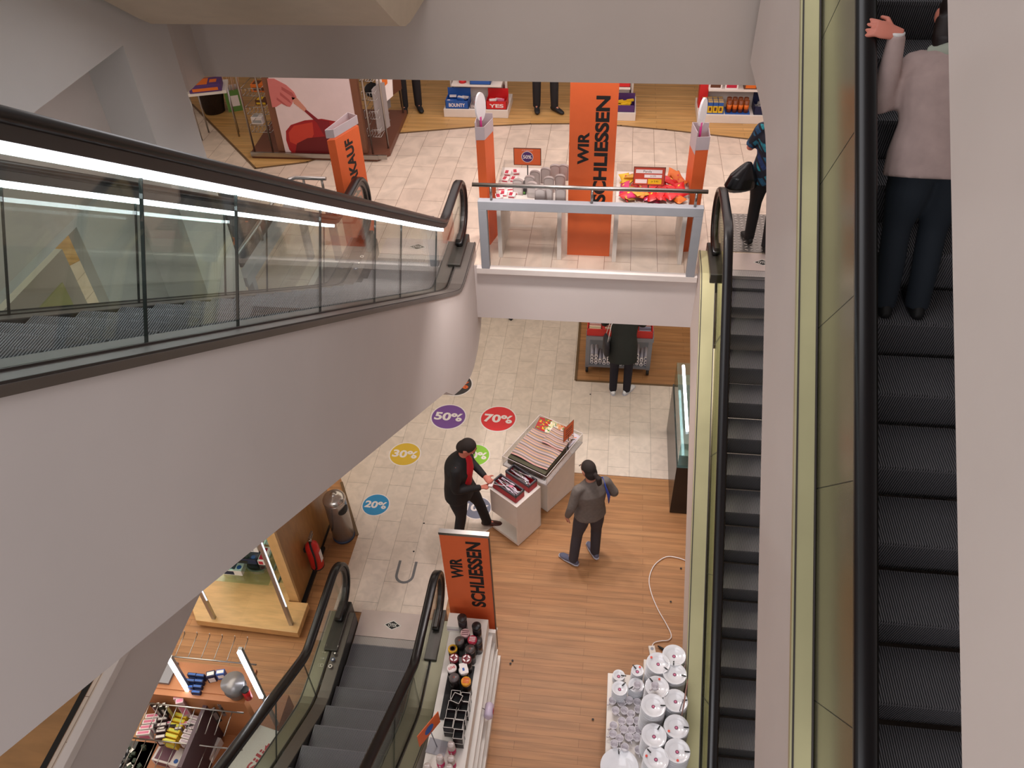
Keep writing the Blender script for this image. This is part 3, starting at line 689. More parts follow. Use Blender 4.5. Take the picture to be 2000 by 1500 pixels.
# ------------------------------------------------------------------ upper floor: pan poster unit
t = thing('poster_display', 'shop display unit with a large red pan poster between wire racks, upper floor', 'display unit', (-4.0, 9.9, F2))
pl = [(-4.9, 9.82), (-3.14, 9.82), (-3.0, 10.0), (-3.05, 11.3), (-5.0, 11.3)]
MB().xyprism(pl, F2+.01, F2+.09, mat('plinth_brown', (110, 66, 48), .5)).build('plinth', t, W=True)
MB().bx(-4.9, -3.12, 9.8, 9.825, F2+.04, F2+.1, STEEL).bx(-3.14, -3.0, 9.81, 9.83, F2+.04, F2+.1, STEEL).build('edge_trim', t, W=True)
MB().bx(-4.52, -3.27, 9.86, 9.94, F2+.1, 5.55, mat('stile_brown', (120, 76, 54), .5)).build('panel', t, W=True)
pz0, pz1, px0, px1 = 3.3, 5.5, -4.42, -3.36
ps = MB().bx(px0, px1, 9.85, 9.86, pz0, pz1, mat('poster_pink', (226, 206, 206), .5)).build('poster', t, W=True)
Y0 = 9.85
def pp(name, pts, col, k):
    P = [at(x, y, y=Y0) for x, y in pts]
    MB().add([(p.x, Y0-.0008*k, p.z) for p in P]+[(p.x, Y0, p.z) for p in P], [tuple(range(len(P)))]+[(i, (i+1) % len(P), len(P)+(i+1) % len(P), len(P)+i) for i in range(len(P))], col).build(name, ps, W=True)
def zz1(pts): return [(340+x/3.333, 130+y/3.333) for x, y in pts]
PR1 = mat('pan_red', (160, 24, 30), .5); PR2 = mat('pan_dark', (104, 12, 20), .5); PR3 = mat('pan_bright', (196, 60, 44), .5); SK = mat('print_skin', (206, 116, 112), .6); SK2 = mat('print_skin_dark', (178, 86, 84), .6)
el = lambda cx, cy, rx, ry, n=26, a0=0, a1=360: [(cx+rx*math.cos(R(a0+(a1-a0)*i/n)), cy+ry*math.sin(R(a0+(a1-a0)*i/n))) for i in range(n+(0 if a1-a0 == 360 else 1))]
pp('printed_pan', zz1([(728, 420), (760, 380), (850, 350), (960, 340), (1100, 365), (1195, 400), (1200, 585), (790, 585), (750, 540), (730, 480)]), PR1, 1)
pp('printed_pan_sheen', zz1([(745, 430), (780, 385), (900, 362), (910, 440), (880, 500), (800, 510), (755, 490)]), PR3, 2)
pp('printed_pan_sheen', zz1([(1050, 380), (1140, 395), (1170, 430), (1150, 500), (1080, 480)]), PR3, 2)
pp('printed_pan_inside', zz1([(790, 560), (800, 500), (870, 465), (980, 455), (1100, 470), (1180, 510), (1195, 580), (800, 585)]), PR2, 3)
pp('printed_spoon', zz1([(770, 205), (860, 280), (940, 345), (1010, 355), (1020, 420), (990, 465), (960, 420), (930, 365), (850, 292), (780, 240)]), mat('print_handle', (130, 22, 34), .5), 4)
pp('printed_spoon_handle', zz1([(765, 198), (800, 205), (862, 275), (848, 292), (780, 238)]), mat('print_wood_handle', (206, 140, 120), .5), 5)
pp('printed_hand', zz1([(605, 78), (650, 78), (730, 120), (780, 165), (798, 200), (775, 215), (770, 240), (755, 262), (735, 258), (700, 240), (665, 262), (640, 265), (622, 180)]), SK, 5)
for q in ([(700, 130), (770, 170), (790, 205), (760, 190), (700, 150)], [(690, 165), (750, 215), (765, 240), (745, 228), (690, 185)], [(670, 200), (720, 240), (740, 258), (715, 248), (668, 215)]): pp('printed_finger_line', zz1(q), SK2, 6)
for i, (x, y) in enumerate(((-4.86, 9.86), (-3.2, 9.87), (-3.03, 10.05), (-3.08, 11.2), (-4.6, 9.86))):
    MB().cyl((x, y, F2+.09), (x, y, 5.5), .013, m_=STEEL, n=10).build('upright', t, W=True)
def wire_basket(x0, x1, y0, y1, z, h=.1):
    b = MB()
    for zz in (z, z+h):
        for a, c in (((x0, y0), (x1, y0)), ((x1, y0), (x1, y1)), ((x1, y1), (x0, y1)), ((x0, y1), (x0, y0))): b.cyl((*a, zz), (*c, zz), .004, m_=STEEL, n=6)
    n = 5
    for i in range(n+1):
        x = x0+(x1-x0)*i/n; b.cyl((x, y0, z), (x, y1, z), .003, m_=STEEL, n=6); b.cyl((x, y0, z), (x, y0, z+h), .003, m_=STEEL, n=6)
    b.build('wire_shelf', t, W=True)
for z in (3.55, 3.8, 4.05, 4.3): wire_basket(-4.85, -4.58, 9.9, 10.25, z)
for z in (3.5, 3.75, 4.0, 4.25): wire_basket(-3.26, -3.08, 9.95, 10.5, z)
# goods of the pan unit
pack('clear-wrapped white box on the lower left wire shelf of the pan display', 'carton', 'carton', 505, 232, 3.56, (.16, .14, .1), (WHP, mat('print_grey', (170, 170, 172)))) 
pack('dark box with a yellow lid on the middle left wire shelf of the pan display', 'carton', 'carton', 513, 197, 3.81, (.16, .14, .07), (BRNP, YELP))
pack('orange box on the upper left wire shelf of the pan display', 'carton', 'carton', 508, 168, 4.06, (.2, .16, .1), (ORP, BRNP))
def hung(name, label, cat, x, y, z, w_, h, th, m1, m2=None, rz=R(75), shape=None):
    t2 = thing(name, label, cat, (x, y, z), rz)
    pts = shape or [(-w_/2, -h), (w_/2, -h), (w_/2, -.02), (w_/2*.6, 0), (-w_/2*.6, 0), (-w_/2, -.02)]
    MB().xzprism(pts, -th/2, th/2, m1).build('body', t2, bevel=.003)
    if m2: MB().xzprism([(p[0]*.35, p[1]*.5-h*.22) for p in pts], -th/2-.002, -th/2, m2).build('print', t2)
    MB().cyl((0, 0, 0), (0, 0, .05), .004, m_=STEEL, n=6).build('hook', t2)
    return t2
hung('cutting_board', 'grey cutting board hanging lowest at the right end of the pan display', 'cutting board', -3.07, 10.1, 4.15, .28, .62, .012, mat('board_grey', (150, 142, 140), .5), rz=R(68))
hung('cutting_board', 'dark grey cutting board hanging behind the lowest one on the pan display', 'cutting board', -3.08, 10.35, 4.3, .24, .6, .012, mat('board_dark', (106, 100, 98), .5), rz=R(70))
hung('apron', 'white apron with an orange print hanging at the right end of the pan display', 'apron', -3.02, 10.25, 4.62, .3, .75, .02, mat('apron_white', (236, 226, 222), .8), ORP, rz=R(62), shape=[(-.16, -.78), (.12, -.72), (.17, -.3), (.06, -.24), (.05, 0), (-.05, 0), (-.07, -.22), (-.15, -.3)])
hung('apron', 'white cloth hanging behind the apron with the orange print', 'apron', -3.05, 10.6, 4.6, .26, .6, .02, mat('apron_white2', (222, 214, 214), .8), rz=R(66))
hung('wooden_board', 'brown wooden board hanging behind the aprons on the pan display', 'cutting board', -3.08, 10.95, 4.6, .3, .9, .02, BRNP, rz=R(72))
for i, (x, y, z, lab) in enumerate(((-3.17, 10.1, 4.45, 'black pan hanging highest at the pan display end'), (-3.17, 10.15, 4.18, 'dark round pan hanging below the black pan'))):
    t2 = thing('frying_pan', lab, 'pan', (x, y, z), R(20)); MB().cyl((0, -.01, -.12), (0, .02, -.12), .1, .085, BLACKM, n=24).build('bowl', t2); MB().bx(-.012, .012, -.006, .006, -.04, .1, BLACKM).build('handle', t2)
pack('white and purple wrapped cup on the right wire shelf of the pan display', 'carton', 'carton', 694, 190, 4.0, (.09, .09, .1), (WHP, PURP))
# goods left of the pan unit
t = thing('wicker_tub', 'dark wicker tub under the purple box at the upper left of the floor', 'basket', (*at(420, 218, z=F2).xy, F2+.006))
MB().lathe((0, 0, 0), [(.15, 0), (.2, .32), (.215, .33), (.215, .35), (.19, .35), (.185, .3), (.13, .05)], mat('wicker_dark', (52, 34, 26), .7, noise=.6, nscale=60), n=28).build('tub', t)
b = MB()
for i in range(9): b.box((random.uniform(-.1, .1), random.uniform(-.1, .1), .33+random.uniform(0, .05)), (.12, .08, .03), WHP if i % 3 else BLACKM, rz=random.uniform(0, 3))
b.build('contents', t)
p = at(400, 172, z=3.95)
t = thing('white_table', 'white tray table carrying a purple box at the far left of the upper floor', 'table', (p.x, p.y, F2))
MB().bx(-.3, .3, -.2, .2, .72, .76, WHITE, M=Matrix.Rotation(R(18), 4, 'Z')).build('tray', t); 
for sx, sy in ((-.24, -.05), (.2, .24), (-.24, .2), (.26, .1)): MB().cyl((sx, sy, 0.006), (sx, sy, .72), .012, m_=STEEL, n=8).build('leg', t)
pack('purple carton with an orange cushion picture on the white tray table', 'carton', 'carton', 402, 166, 3.966, (.42, .28, .1), (PURP, ORP, ORP), R(18))
t = thing('printed_box', 'green and red printed box holding thin wooden sticks', 'box', (*at(462, 212, z=F2).xy, F2+.006), R(25))
b = MB()
b.bx(-.12, -.11, -.12, .12, 0, .32, mat('print_green2', (120, 150, 80))).bx(.11, .12, -.12, .12, 0, .32, CRIM).bx(-.11, .11, -.12, -.11, 0, .32, mat('print_green3', (96, 140, 66))).bx(-.11, .11, .11, .12, 0, .32, WHP).bx(-.11, .11, -.11, .11, 0, .02, WHP)
b.build('box', t); MB().bx(-.06, .07, -.1215, -.12, .08, .24, WHP).bx(.12, .1215, -.07, .07, .06, .26, PINKP).build('print', t)
for i in range(14):
    a = random.uniform(0, 6.28); r0 = random.uniform(0, .07); MB().cyl((r0*math.cos(a), r0*math.sin(a), .03), (r0*2.6*math.cos(a), r0*2.6*math.sin(a), random.uniform(.5, .68)), .004, m_=mat('stick_wood', (214, 170, 140)), n=6).build('stick', t)

# confectionery shelves
def sweets_shelf(label, x0, x1, y0, boxes):
    t = thing('shelf_unit', label, 'shelf unit', ((x0+x1)/2, y0+.3, F2+.005))
    Z = F2+.006
    MB().bx(x0, x1, y0, y0+.6, Z, Z+.12, WHITE).build('plinth', t, W=True, bevel=.004)
    MB().bx(x0+.05, x1-.05, y0+.38, y0+.41, Z+.12, 5.2, WHITE).build('back_panel', t, W=True)
    for zz in (3.62, 4.0): MB().bx(x0+.12, x1-.1, y0+.12, y0+.38, zz, zz+.025, WHITE).build('shelf', t, W=True)
    for xx in (x0+.08, x1-.1): MB().bx(xx, xx+.02, y0+.34, y0+.38, Z+.12, 5.0, STEEL).build('upright', t, W=True)
sweets_shelf('white shelf with a blue tray of bars and a red tray of sweets', -2.49, -1.54, 11.28, 0)
sweets_shelf('white shelf with yellow bars, right behind the orange banner', -.5, .3, 11.28, 0)
sweets_shelf('white shelf with blue and gold drink cartons at the upper right', 1.17, 2.45, 11.27, 0)
def tray(label, x0, x1, y0, y1, z, h, wall, inner, n, txt=None, up=.03, cat='tray'):
    t = thing('open_carton', label, cat, ((x0+x1)/2, (y0+y1)/2, z))
    w_, d = x1-x0, y1-y0; b = MB()
    for a in ((-w_/2, w_/2, -d/2, -d/2+.006, 0, h), (-w_/2, w_/2, d/2-.006, d/2, 0, h*1.8), (-w_/2, -w_/2+.006, -d/2, d/2, 0, h), (w_/2-.006, w_/2, -d/2, d/2, 0, h), (-w_/2, w_/2, -d/2, d/2, 0, .006)): b.bx(*a, wall)
    b.build('carton', t)
    if txt: text(txt, h*.45, WHP, t, frame((0, -d/2-.001, h*.45), (1, 0, 0), (0, 0, 1)), width=w_*.7, bold=.03)
    for i in range(n):
        mm = inner[i % len(inner)]
        MB().box((random.uniform(-w_*.36, w_*.36), random.uniform(-d*.32, d*.32), h*.4+i*(h*.7/n)), (.1, .035, .025), mm, rz=random.uniform(-.5, .5)).build('bar', t)
    return t
ZB = F2+.006+.12
tray('blue open carton of white and blue bars on the left sweets shelf', -2.46, -2.12, 11.3, 11.55, ZB, .12, BLUP, [WHP, BLUP, WHP], 12, 'BOUNTY')
tray('red and white open carton of sweets on the left sweets shelf', -1.86, -1.56, 11.3, 11.55, ZB, .12, REDP, [WHP, PINKP, REDP], 10, 'YES')
tray('grey carton with a red band between the blue and red cartons', -2.1, -1.88, 11.32, 11.55, ZB, .05, mat('card_grey', (170, 160, 160)), [REDP], 3, 'YES')
tray('dark blue tray of blue packets on the raised shelf, left sweets shelf', -2.1, -1.8, 11.42, 11.64, 3.646, .06, BLUP, [BLUP, mat('navy', (24, 32, 70))], 12)
t = thing('tape_roll', 'red roll on the raised shelf of the left sweets shelf', 'roll', (-2.22, 11.5, 3.646)); MB().lathe((0, 0, 0), [(.055, 0), (.055, .045), (.025, .045), (.025, 0)], REDP).build('roll', t)
tray('open carton of yellow bars on the middle sweets shelf', .02, .28, 11.3, 11.55, ZB, .1, PURP, [YELP], 12)
tray('red carton on the raised shelf of the middle sweets shelf', -.05, .2, 11.42, 11.6, 3.646, .1, REDP, [WHP], 6)
t0 = thing('drink_carton', 'x', 'drink carton', (0, 0, 0)); MB().bx(-.032, .032, -.032, .032, 0, .15, YELP).build('body', t0); MB().bx(-.033, .033, -.033, .033, .1, .15, BLUP).build('top_band', t0); MB().bx(-.015, .015, -.0335, -.033, .03, .08, BRNP).build('print', t0)
k = 0
for i in range(4):
    for j in range(3):
        o = t0 if k == 0 else dup(t0); k += 1
        o.location = (1.26+i*.073, 11.34+j*.075, ZB+.012); o['label'] = 'blue and gold drink carton on the right sweets shelf'; o['group'] = 'blue and gold drink cartons on the right sweets shelf'
MB0 = MB().bx(1.21, 1.53, 11.3, 11.53, ZB, ZB+.012, BLUP); tag(MB0.build('carton_tray'), 'flat blue tray under the blue and gold drink cartons', 'tray')
t1 = thing('biscuit_pack', 'x', 'biscuit pack', (0, 0, 0)); MB().cyl((0, 0, 0), (0, 0, .17), .034, m_=mat('pack_brown', (130, 66, 30), .4), n=16).build('body', t1); MB().cyl((0, 0, .05), (0, 0, .11), .0345, m_=ORP, n=16).build('label_band', t1)
k = 0
for i in range(4):
    for j in range(2):
        o = t1 if k == 0 else dup(t1); k += 1; o.location = (1.6+i*.078, 11.36+j*.09, ZB+.012); o['label'] = 'brown and orange biscuit pack on the right sweets shelf'; o['group'] = 'brown biscuit packs on the right sweets shelf'
tag(MB().bx(1.55, 1.89, 11.3, 11.53, ZB, ZB+.012, BLUP).build('carton_tray'), 'flat blue tray under the brown biscuit packs', 'tray')
tray('navy carton of silver coffee packs on the right sweets shelf', 1.94, 2.28, 11.3, 11.58, ZB, .12, mat('navy', (24, 32, 70)), [WHP, mat('silverpack', (190, 186, 184), .3, metal=.4)], 12)
for i, (x, m1, m2, lb) in enumerate(((1.38, WHP, BRNP, 'leftmost picture carton on the raised shelf above the drink cartons'), (1.6, WHP, CRIM, 'second picture carton from the left on the raised right shelf'), (1.86, BRNP, ORP, 'brown picture carton on the raised shelf above the biscuit packs'), (2.1, BRNP, WHP, 'rightmost picture carton on the raised right shelf'))):
    t = thing('picture_carton', lb, 'carton', (x, 11.5, 3.646)); MB().bx(-.09, .09, -.08, .08, 0, .1, m1).build('body', t); MB().bx(-.07, .07, -.0815, -.08, .015, .085, m2).build('print', t)
tag(MB().bx(1.18, 1.3, 11.5, 11.7, ZB, ZB+.35, REDP).build('carton'), 'tall red carton at the left end of the right sweets shelf', 'carton')
# dark goods behind the left wall end
t = thing('goods_rack', 'low rack of dark and orange goods behind the steel railing corner', 'rack', (-4.3, 7.7, F2))
MB().bx(-4.9, -3.95, 7.2, 8.3, F2+.008, F2+.06, BLACKM).build('plinth', t, W=True)
for i in range(16): MB().box((random.uniform(-4.8, -4.05), random.uniform(7.3, 8.2), F2+.14+random.uniform(0, .2)), (.16, .14, .16), random.choice([BLACKM, BRNP, ORP, BLACKM, mat('dark_green', (40, 56, 40))]), rz=random.uniform(-.4, .4)).build('packet', t, W=True)
# ------------------------------------------------------------------ lower floor
# narrow banner
t = thing('banner', 'orange banner with black writing standing behind the black jars, lower floor', 'banner', (-1.2, 4.65, 0))
MB().bx(-1.43, -.955, 4.63, 4.67, .03, 2.06, ORANGED).build('panel', t, W=True)
MB().bx(-1.435, -.95, 4.625, 4.675, 2.03, 2.065, STEEL).build('top_clamp', t, W=True)
MB().bx(-.957, -.951, 4.625, 4.675, .03, 2.03, DKPROF).build('side_edge', t, W=True)
for x in (-1.3, -1.0): MB().bx(x-.012, x+.012, 4.4, 4.9, 0, .025, STEEL).build('foot', t, W=True)
T = t.location
text('WIR', .125, INK, t, frame(Vector((-1.30, 4.629, 1.50))-T, (0, 0, 1), (-1, 0, 0)), width=.34, bold=.04)
text('SCHLIESSEN', .15, INK, t, frame(Vector((-1.11, 4.629, 1.40))-T, (0, 0, 1), (-1, 0, 0)), width=1.1, bold=.04)

# gondola with jars
t = thing('shelf_unit', 'long white stepped shelf with black jars and cubes on top', 'shelf unit', (-1.15, 3.7, 0))
MB().bx(-1.38, -1.0, 2.5, 4.52, .62, .8, WHITE).build('top_tier', t, W=True, bevel=.004)
MB().bx(-1.38, -1.1, 2.5, 4.52, .1, .62, WHITE).build('body', t, W=True)
for z, x in ((.58, -.96), (.42, -.94), (.26, -.92)): MB().bx(-1.1, x, 2.5, 4.5, z-.02, z, WHITE).build('shelf', t, W=True)
MB().bx(-1.38, -.9, 2.5, 4.52, 0, .1, WHITE).build('plinth', t, W=True)
MB().bx(-1.1, -.93, 4.48, 4.52, .1, .62, WHITE).build('end_panel', t, W=True)
ZT = .8
def z3(x, y): return (820+x/4.6875, 1180+y/4.6875)
TIN = mat('tin_dark', (34, 28, 28), .3, metal=.3); DKG = mat('jar_dark_glass', (46, 34, 36), .15)
tins = [(385, 120, 'dark lidded canister on the small white box at the shelf end', (48, 34, 32), 'dark', .24), (518, 195, 'black lidded jar nearest the orange banner', (30, 26, 26), 'dark', .25), (415, 260, 'tin with pink and white striped lid', (214, 170, 170), 'stripe', .22),
        (480, 322, 'tin with crimson lid and white lettering', (170, 24, 56), 'cross', .24), (362, 330, 'plain grey-lidded tin left of the crimson lid', (86, 74, 72), 'dot', .24), (528, 330, 'dark glass jar right of the crimson lid', (50, 42, 42), 'dark', .2),
        (300, 405, 'tin with yellow ringed lid', (222, 170, 40), 'ring', .2), (460, 405, 'plain dark-lidded tin right of the yellow ringed lid', (74, 60, 58), 'dot', .24), (312, 490, 'left tin with maroon lid and white petals', (120, 34, 46), 'petal', .24),
        (427, 497, 'right tin with maroon lid and white petals', (120, 34, 46), 'petal', .24), (292, 582, 'tin with white lid and red lettering', (232, 220, 216), 'love', .22), (400, 600, 'tin with white lid under a loose white card', (232, 224, 222), 'card', .22),
        (312, 668, 'plain grey-lidded tin nearest the dark cubes on the left', (90, 80, 80), 'dot', .24), (422, 702, 'tin with orange and yellow lid nearest the dark cubes', (226, 150, 40), 'cross', .24)]
for i, (x, y, lab, col, kind, h) in enumerate(tins):
    base = ZT+(.1 if i == 0 else 0)
    p = at(*z3(x, y), z=base+h); t = thing('storage_tin', lab, 'tin', (p.x, p.y, base))
    r = .047
    MB().lathe((0, 0, 0), [(r*.96, 0), (r*.96, h-.03)], DKG if kind == 'dark' else TIN, n=24).build('body', t)
    lc = mat('lid_%d' % i, col, .35)
    MB().lathe((0, 0, 0), [(r, h-.035), (r, h-.004), (r*.94, h)], lc, n=28).build('lid', t)
    b = MB()
    if kind == 'petal':
        for a in range(4):
            an = R(45+90*a); cx, cy = .028*math.cos(an), .028*math.sin(an); M = Matrix.Translation((cx, cy, h))@Matrix.Rotation(an+R(90), 4, 'Z')
            b.xyprism([(.02*math.cos(q*.5236), .008*math.sin(q*.5236)) for q in range(12)], 0, .001, WHP, M)
    elif kind == 'stripe':
        for dy in (-.025, -.005, .015): b.bx(-.035, .035, dy, dy+.008, h, h+.001, mat('stripe_dark', (90, 40, 50)))
    elif kind == 'ring':
        b.lathe((0, 0, 0), [(.03, h), (.03, h+.001), (.02, h+.001), (.02, h)], BRNP, n=24)
    elif kind == 'dot': b.cyl((0, 0, h), (0, 0, h+.001), .01, m_=mat('dot_brown', (130, 60, 50)), n=12)
    elif kind == 'card': b.box((0, .012, h+.006), (.075, .11, .004), WHP, rz=R(20)); b.box((0, 0, h+.009), (.02, .03, .001), BLUP, rz=R(20))
    elif kind == 'cross':
        for dy in (-.02, -.005, .01, .022): b.bx(-.03, .03, dy, dy+.006, h, h+.001, WHP if 'crimson' in lab else REDP)
    if b.v: b.build('lid_print', t)
    if kind == 'love': text('LOVE', .028, mat('love_red', (190, 40, 50)), t, Matrix.Translation((0, 0, h+.001))@Matrix.Rotation(R(25), 4, 'Z'), width=.065, bold=.03)
p = at(886, 1218, z=ZT+.1)
t = thing('white_box', 'small white box under the first dark canister on the shelf end', 'box', (-1.34, 4.42, ZT)); MB().bx(-.06, .1, -.08, .08, 0, .1, WHITE).build('body', t, bevel=.003); MB().bx(-.06, .1, -.081, -.08, .03, .06, mat('pale_grey_card', (196, 184, 188))).build('label_strip', t)
# dark cubes with white edges
def cube():
    t = thing('cube_candle_holder', 'x', 'candle holder', (0, 0, 0)); s = .088; h = .088; e = .0035
    MB().bx(-s/2+e, s/2-e, -s/2+e, s/2-e, 0, .03, BLACKM).bx(-s/2+e, s/2-e, -s/2+.001, -s/2+e, 0, h-.004, TIN).bx(-s/2+e, s/2-e, s/2-e, s/2-.002, 0, h-.004, DKG).bx(-s/2+.002, -s/2+e, -s/2+e, s/2-e, 0, h-.004, DKG).bx(s/2-e, s/2-.002, -s/2+e, s/2-e, 0, h-.004, DKG).build('body', t)
    b = MB()
    for z in (h-e,):
        b.bx(-s/2, s/2, -s/2, -s/2+e, z, z+e, WHITE).bx(-s/2, s/2, s/2-e, s/2, z, z+e, WHITE).bx(-s/2, -s/2+e, -s/2, s/2, z, z+e, WHITE).bx(s/2-e, s/2, -s/2, s/2, z, z+e, WHITE)
    for x in (-s/2, s/2-e):
        for y in (-s/2, s/2-e): b.bx(x, x+e, y, y+e, 0, h, TIN)
    b.build('edge_frame', t); return t
cb = cube(); cs = [(326, 830, 0), (415, 850, 0), (300, 925, 0), (400, 935, 0), (283, 1005, 0), (375, 1015, 0), (262, 1088, 0), (352, 1103, 0), (352, 1190, 0), (338, 860, 1)]
lb = ['back left dark cube next to the tins', 'back right dark cube next to the tins', 'dark cube in the second row left, under the loose tilted cube', 'dark cube in the second row right', 'dark cube in the third row left', 'dark cube in the third row right', 'dark cube in the fourth row left', 'dark cube in the fourth row right', 'single front dark cube nearest the grey sign foot', 'loose turned dark cube resting on top of the others']
for i, (x, y, up) in enumerate(cs):
    hb = .002+.2
    z = ZT+.12+(.087 if up else 0); p = at(*z3(x, y), z=z+.085); o = cb if i == 0 else dup(cb)
    o.location = (p.x, p.y, z); o.rotation_euler = (0, 0, R(-18 if up else random.uniform(-2, 2))); o['label'] = lb[i]; o['group'] = 'dark cubes with white edges on the shelf'
# columns of lower cubes
lo = [(i, dup(cb)) for i in range(9)]
for i, o in lo:
    x, y, up = cs[i]; p = at(*z3(x, y), z=ZT+.205); o.location = (p.x, p.y, ZT+.018); o.rotation_euler = (0, 0, 0); o['label'] = 'lower '+lb[i].replace('single ', '')+', underneath'; o['group'] = 'lower layer of dark cubes on the shelf'
tag(MB().bx(-1.31, -1.06, 3.42, 3.98, ZT, ZT+.017, BLACKM).build('tray'), 'flat black tray under the dark cubes', 'tray')
p = at(*z3(158, 1310), z=ZT)
t = thing('percent_sign', 'orange sign with a blue badge on a grey metal foot, beside the escalator', 'sign', (p.x, p.y, ZT), R(-8))
MB().bx(-.09, .09, -.07, .07, 0, .008, mat('foot_grey', (168, 166, 172), .35, metal=.5)).build('foot', t)
MB().cyl((.0, 0, .008), (-.03, .0, .28), .005, m_=GREYM, n=8).build('stem', t)
M = Matrix.Translation((-.045, 0, .34))@Matrix.Rotation(R(68), 4, 'Z')
MB().box((0, 0, 0), (.28, .006, .2), ORANGE, M).build('board', t)
MB().cyl((0, -.004, 0), (0, -.0055, 0), .055, m_=BLUP, n=24, M=M).build('badge', t)
# tall clear jars with pink labels
cj = [(285, 1280), (180, 1400), (285, 1410), (65, 1480), (268, 1490)]
lj = ['clear jar with pink label nearest the front dark cube', 'clear jar with pink label left of centre', 'clear jar with pink label right of centre', 'clear jar at the lower left of the shelf', 'clear jar at the bottom edge of the shelf']
CLEARJ = mat('frosted_jar', (196, 180, 174), .25)
t0 = thing('glass_jar', 'x', 'jar', (0, 0, 0), group='clear jars with pink labels at the shelf front'); MB().lathe((0, 0, 0), [(.033, 0), (.036, .02), (.036, .13), (.032, .15), (.032, .175), (.028, .18)], CLEARJ, n=20).build('body', t0)
MB().lathe((0, 0, 0), [(.0365, .03), (.0365, .1)], mat('label_pink', (196, 40, 96), .5), n=20).build('label_band', t0); MB().bx(-.006, .006, -.0372, -.036, .05, .085, WHP).bx(-.02, .02, -.003, .003, .18, .1815, WHP).build('label_print', t0)
for i, (x, y) in enumerate(cj):
    p = at(*z3(x, y), z=ZT+.18); o = t0 if i == 0 else dup(t0); o.location = (p.x, p.y, ZT); o['label'] = lj[i]
p = at(*z3(550, 965), z=.55)
t = thing('mug_pack', 'white and pink plastic pack hanging on the aisle side of the stepped shelf', 'pack', (-.9, 3.72, .45), R(90))
MB().loft([(-.075, 0, 0), (-.06, 0, 0.0), (.06, 0, 0), (.075, 0, 0)], [(.02, .04), (.045, .06), (.045, .06), (.02, .04)], right=(0, 1, 0), m_=mat('pack_lilac', (216, 200, 222), .35), n=16).build('pack', t)
MB().bx(-.03, .02, -.0465, -.045, -.02, .04, CRIM).build('label_print', t); MB().cyl((0, .04, .02), (0, .08, .06), .004, m_=STEEL, n=8).build('hook', t)

# plate table
t = thing('display_table', 'white stepped table stacked with white plates and cups', 'table', (.65, 3.5, 0))
MB().bx(.25, .6, 2.6, 4.13, .62, .66, WHITE).bx(.27, .6, 2.62, 4.1, .05, .62, WHITE).build('low_tier', t, W=True, bevel=.004)
MB().bx(.6, .96, 2.6, 4.28, 0.05, .72, WHITE).build('high_tier', t, W=True, bevel=.004)
MB().bx(.27, .94, 2.64, 4.2, 0, .05, BLACKM).build('plinth', t, W=True)
def z4(x, y): return (1160+x/5.7708, 1240+y/5.7708)
PUR = mat('sticker_purple', (120, 44, 84), .5); ORS = mat('sticker_orange', (236, 80, 60), .5)
def plate(r, name='dinner_plate'):
    t = thing(name, 'x', 'plate', (0, 0, 0))
    MB().lathe((0, 0, 0), [(r*.55, 0), (r*.62, .003), (r*.98, .021), (r, .024), (r*.97, .025), (r*.64, .009), (r*.6, .0065), (.002, .0055)], WHITEG, n=40).build('dish', t); return t
big = plate(.112); small = plate(.06, 'side_plate')
sm2 = plate(.075, 'side_plate')
P1 = [(945, 235), (725, 320), (942, 440), (712, 590), (950, 745), (670, 800), (932, 1035), (678, 1135), (958, 1310), (700, 1395)]
NM = ['back right stack by the escalator', 'back stack beside the cable socket', 'second right stack from the back', 'second left stack, with cup on top', 'third right stack behind the price card', 'tallest stack, middle left', 'fourth right stack from the back', 'fourth left stack from the back', 'front right stack near the glass', 'front left stack at picture bottom']
first = [True, True, True]
def put_stack(src, idx, x, y, n, zt, step, base, desc, r, tagang, dot):
    p = at(*z4(x, y), z=zt); p.x = min(p.x, .975-r); zz = base; k = 0
    n = max(2, int((zt-.024-base)/step)+1); 
    for k in range(n):
        o = src if first[idx] else dup(src); first[idx] = False
        o.location = (p.x+random.uniform(-.002, .002), p.y+random.uniform(-.002, .002), base+k*step+.0005)
        if k == n-1: top = o
        o['label'] = 'white plate within the '+desc; o['group'] = 'plates under the top one in the '+desc
    o = dup(top); 
    o.location = (p.x, p.y, base+n*step); o['label'] = 'top plate of the '+desc
    del o['group']
    z0 = .0065
    MB().cyl((.0, -.004, z0), (0, -.004, z0+.001), .017, m_=PUR, n=20).build('round_sticker', o)
    MB().cyl((.0, -.004, z0+.001), (0, -.004, z0+.0015), .01, m_=PINKP, n=14).build('round_sticker_mark', o)
    a = R(tagang); MB().box((r*.78*math.cos(a), r*.78*math.sin(a), .0235), (.05, .012, .002), BLACKM, rz=a).build('price_tag', o)
    if dot: MB().cyl((r*.75*math.cos(R(dot)), r*.75*math.sin(R(dot)), .02), (r*.75*math.cos(R(dot)), r*.75*math.sin(R(dot)), .024), .011, m_=ORS, n=12).build('dot_sticker', o)
    return p, base+n*step
tags_ = [(-95, 0), (-35, 140), (-10, 0), (130, 75), (8, 0), (5, 0), (0, 215), (60, 0), (0, -90), (135, 170)]
for i, (x, y) in enumerate(P1):
    put_stack(big, 0, x, y, 14, 1.04 if i != 5 else 1.10, .0215, .7205, NM[i], .112, *tags_[i])
S1 = [(280, 455, 'small stack at the far left corner', .075), (490, 410, 'small stack beside the back left big stack', .078), (290, 610, 'wider stack behind the grey cups', .098), (475, 575, 'stack of small plates carrying a cup', .095)]
for i, (x, y, dsc, r) in enumerate(S1): put_stack(small if i < 2 else sm2, 1 if i < 2 else 2, x, y, 6, (.76, .86, .82, .82)[i], .019, .661, dsc, (.06, .06, .075, .075)[i], (0, 130, 50, 215)[i], (0, 60, 0, 0)[i])
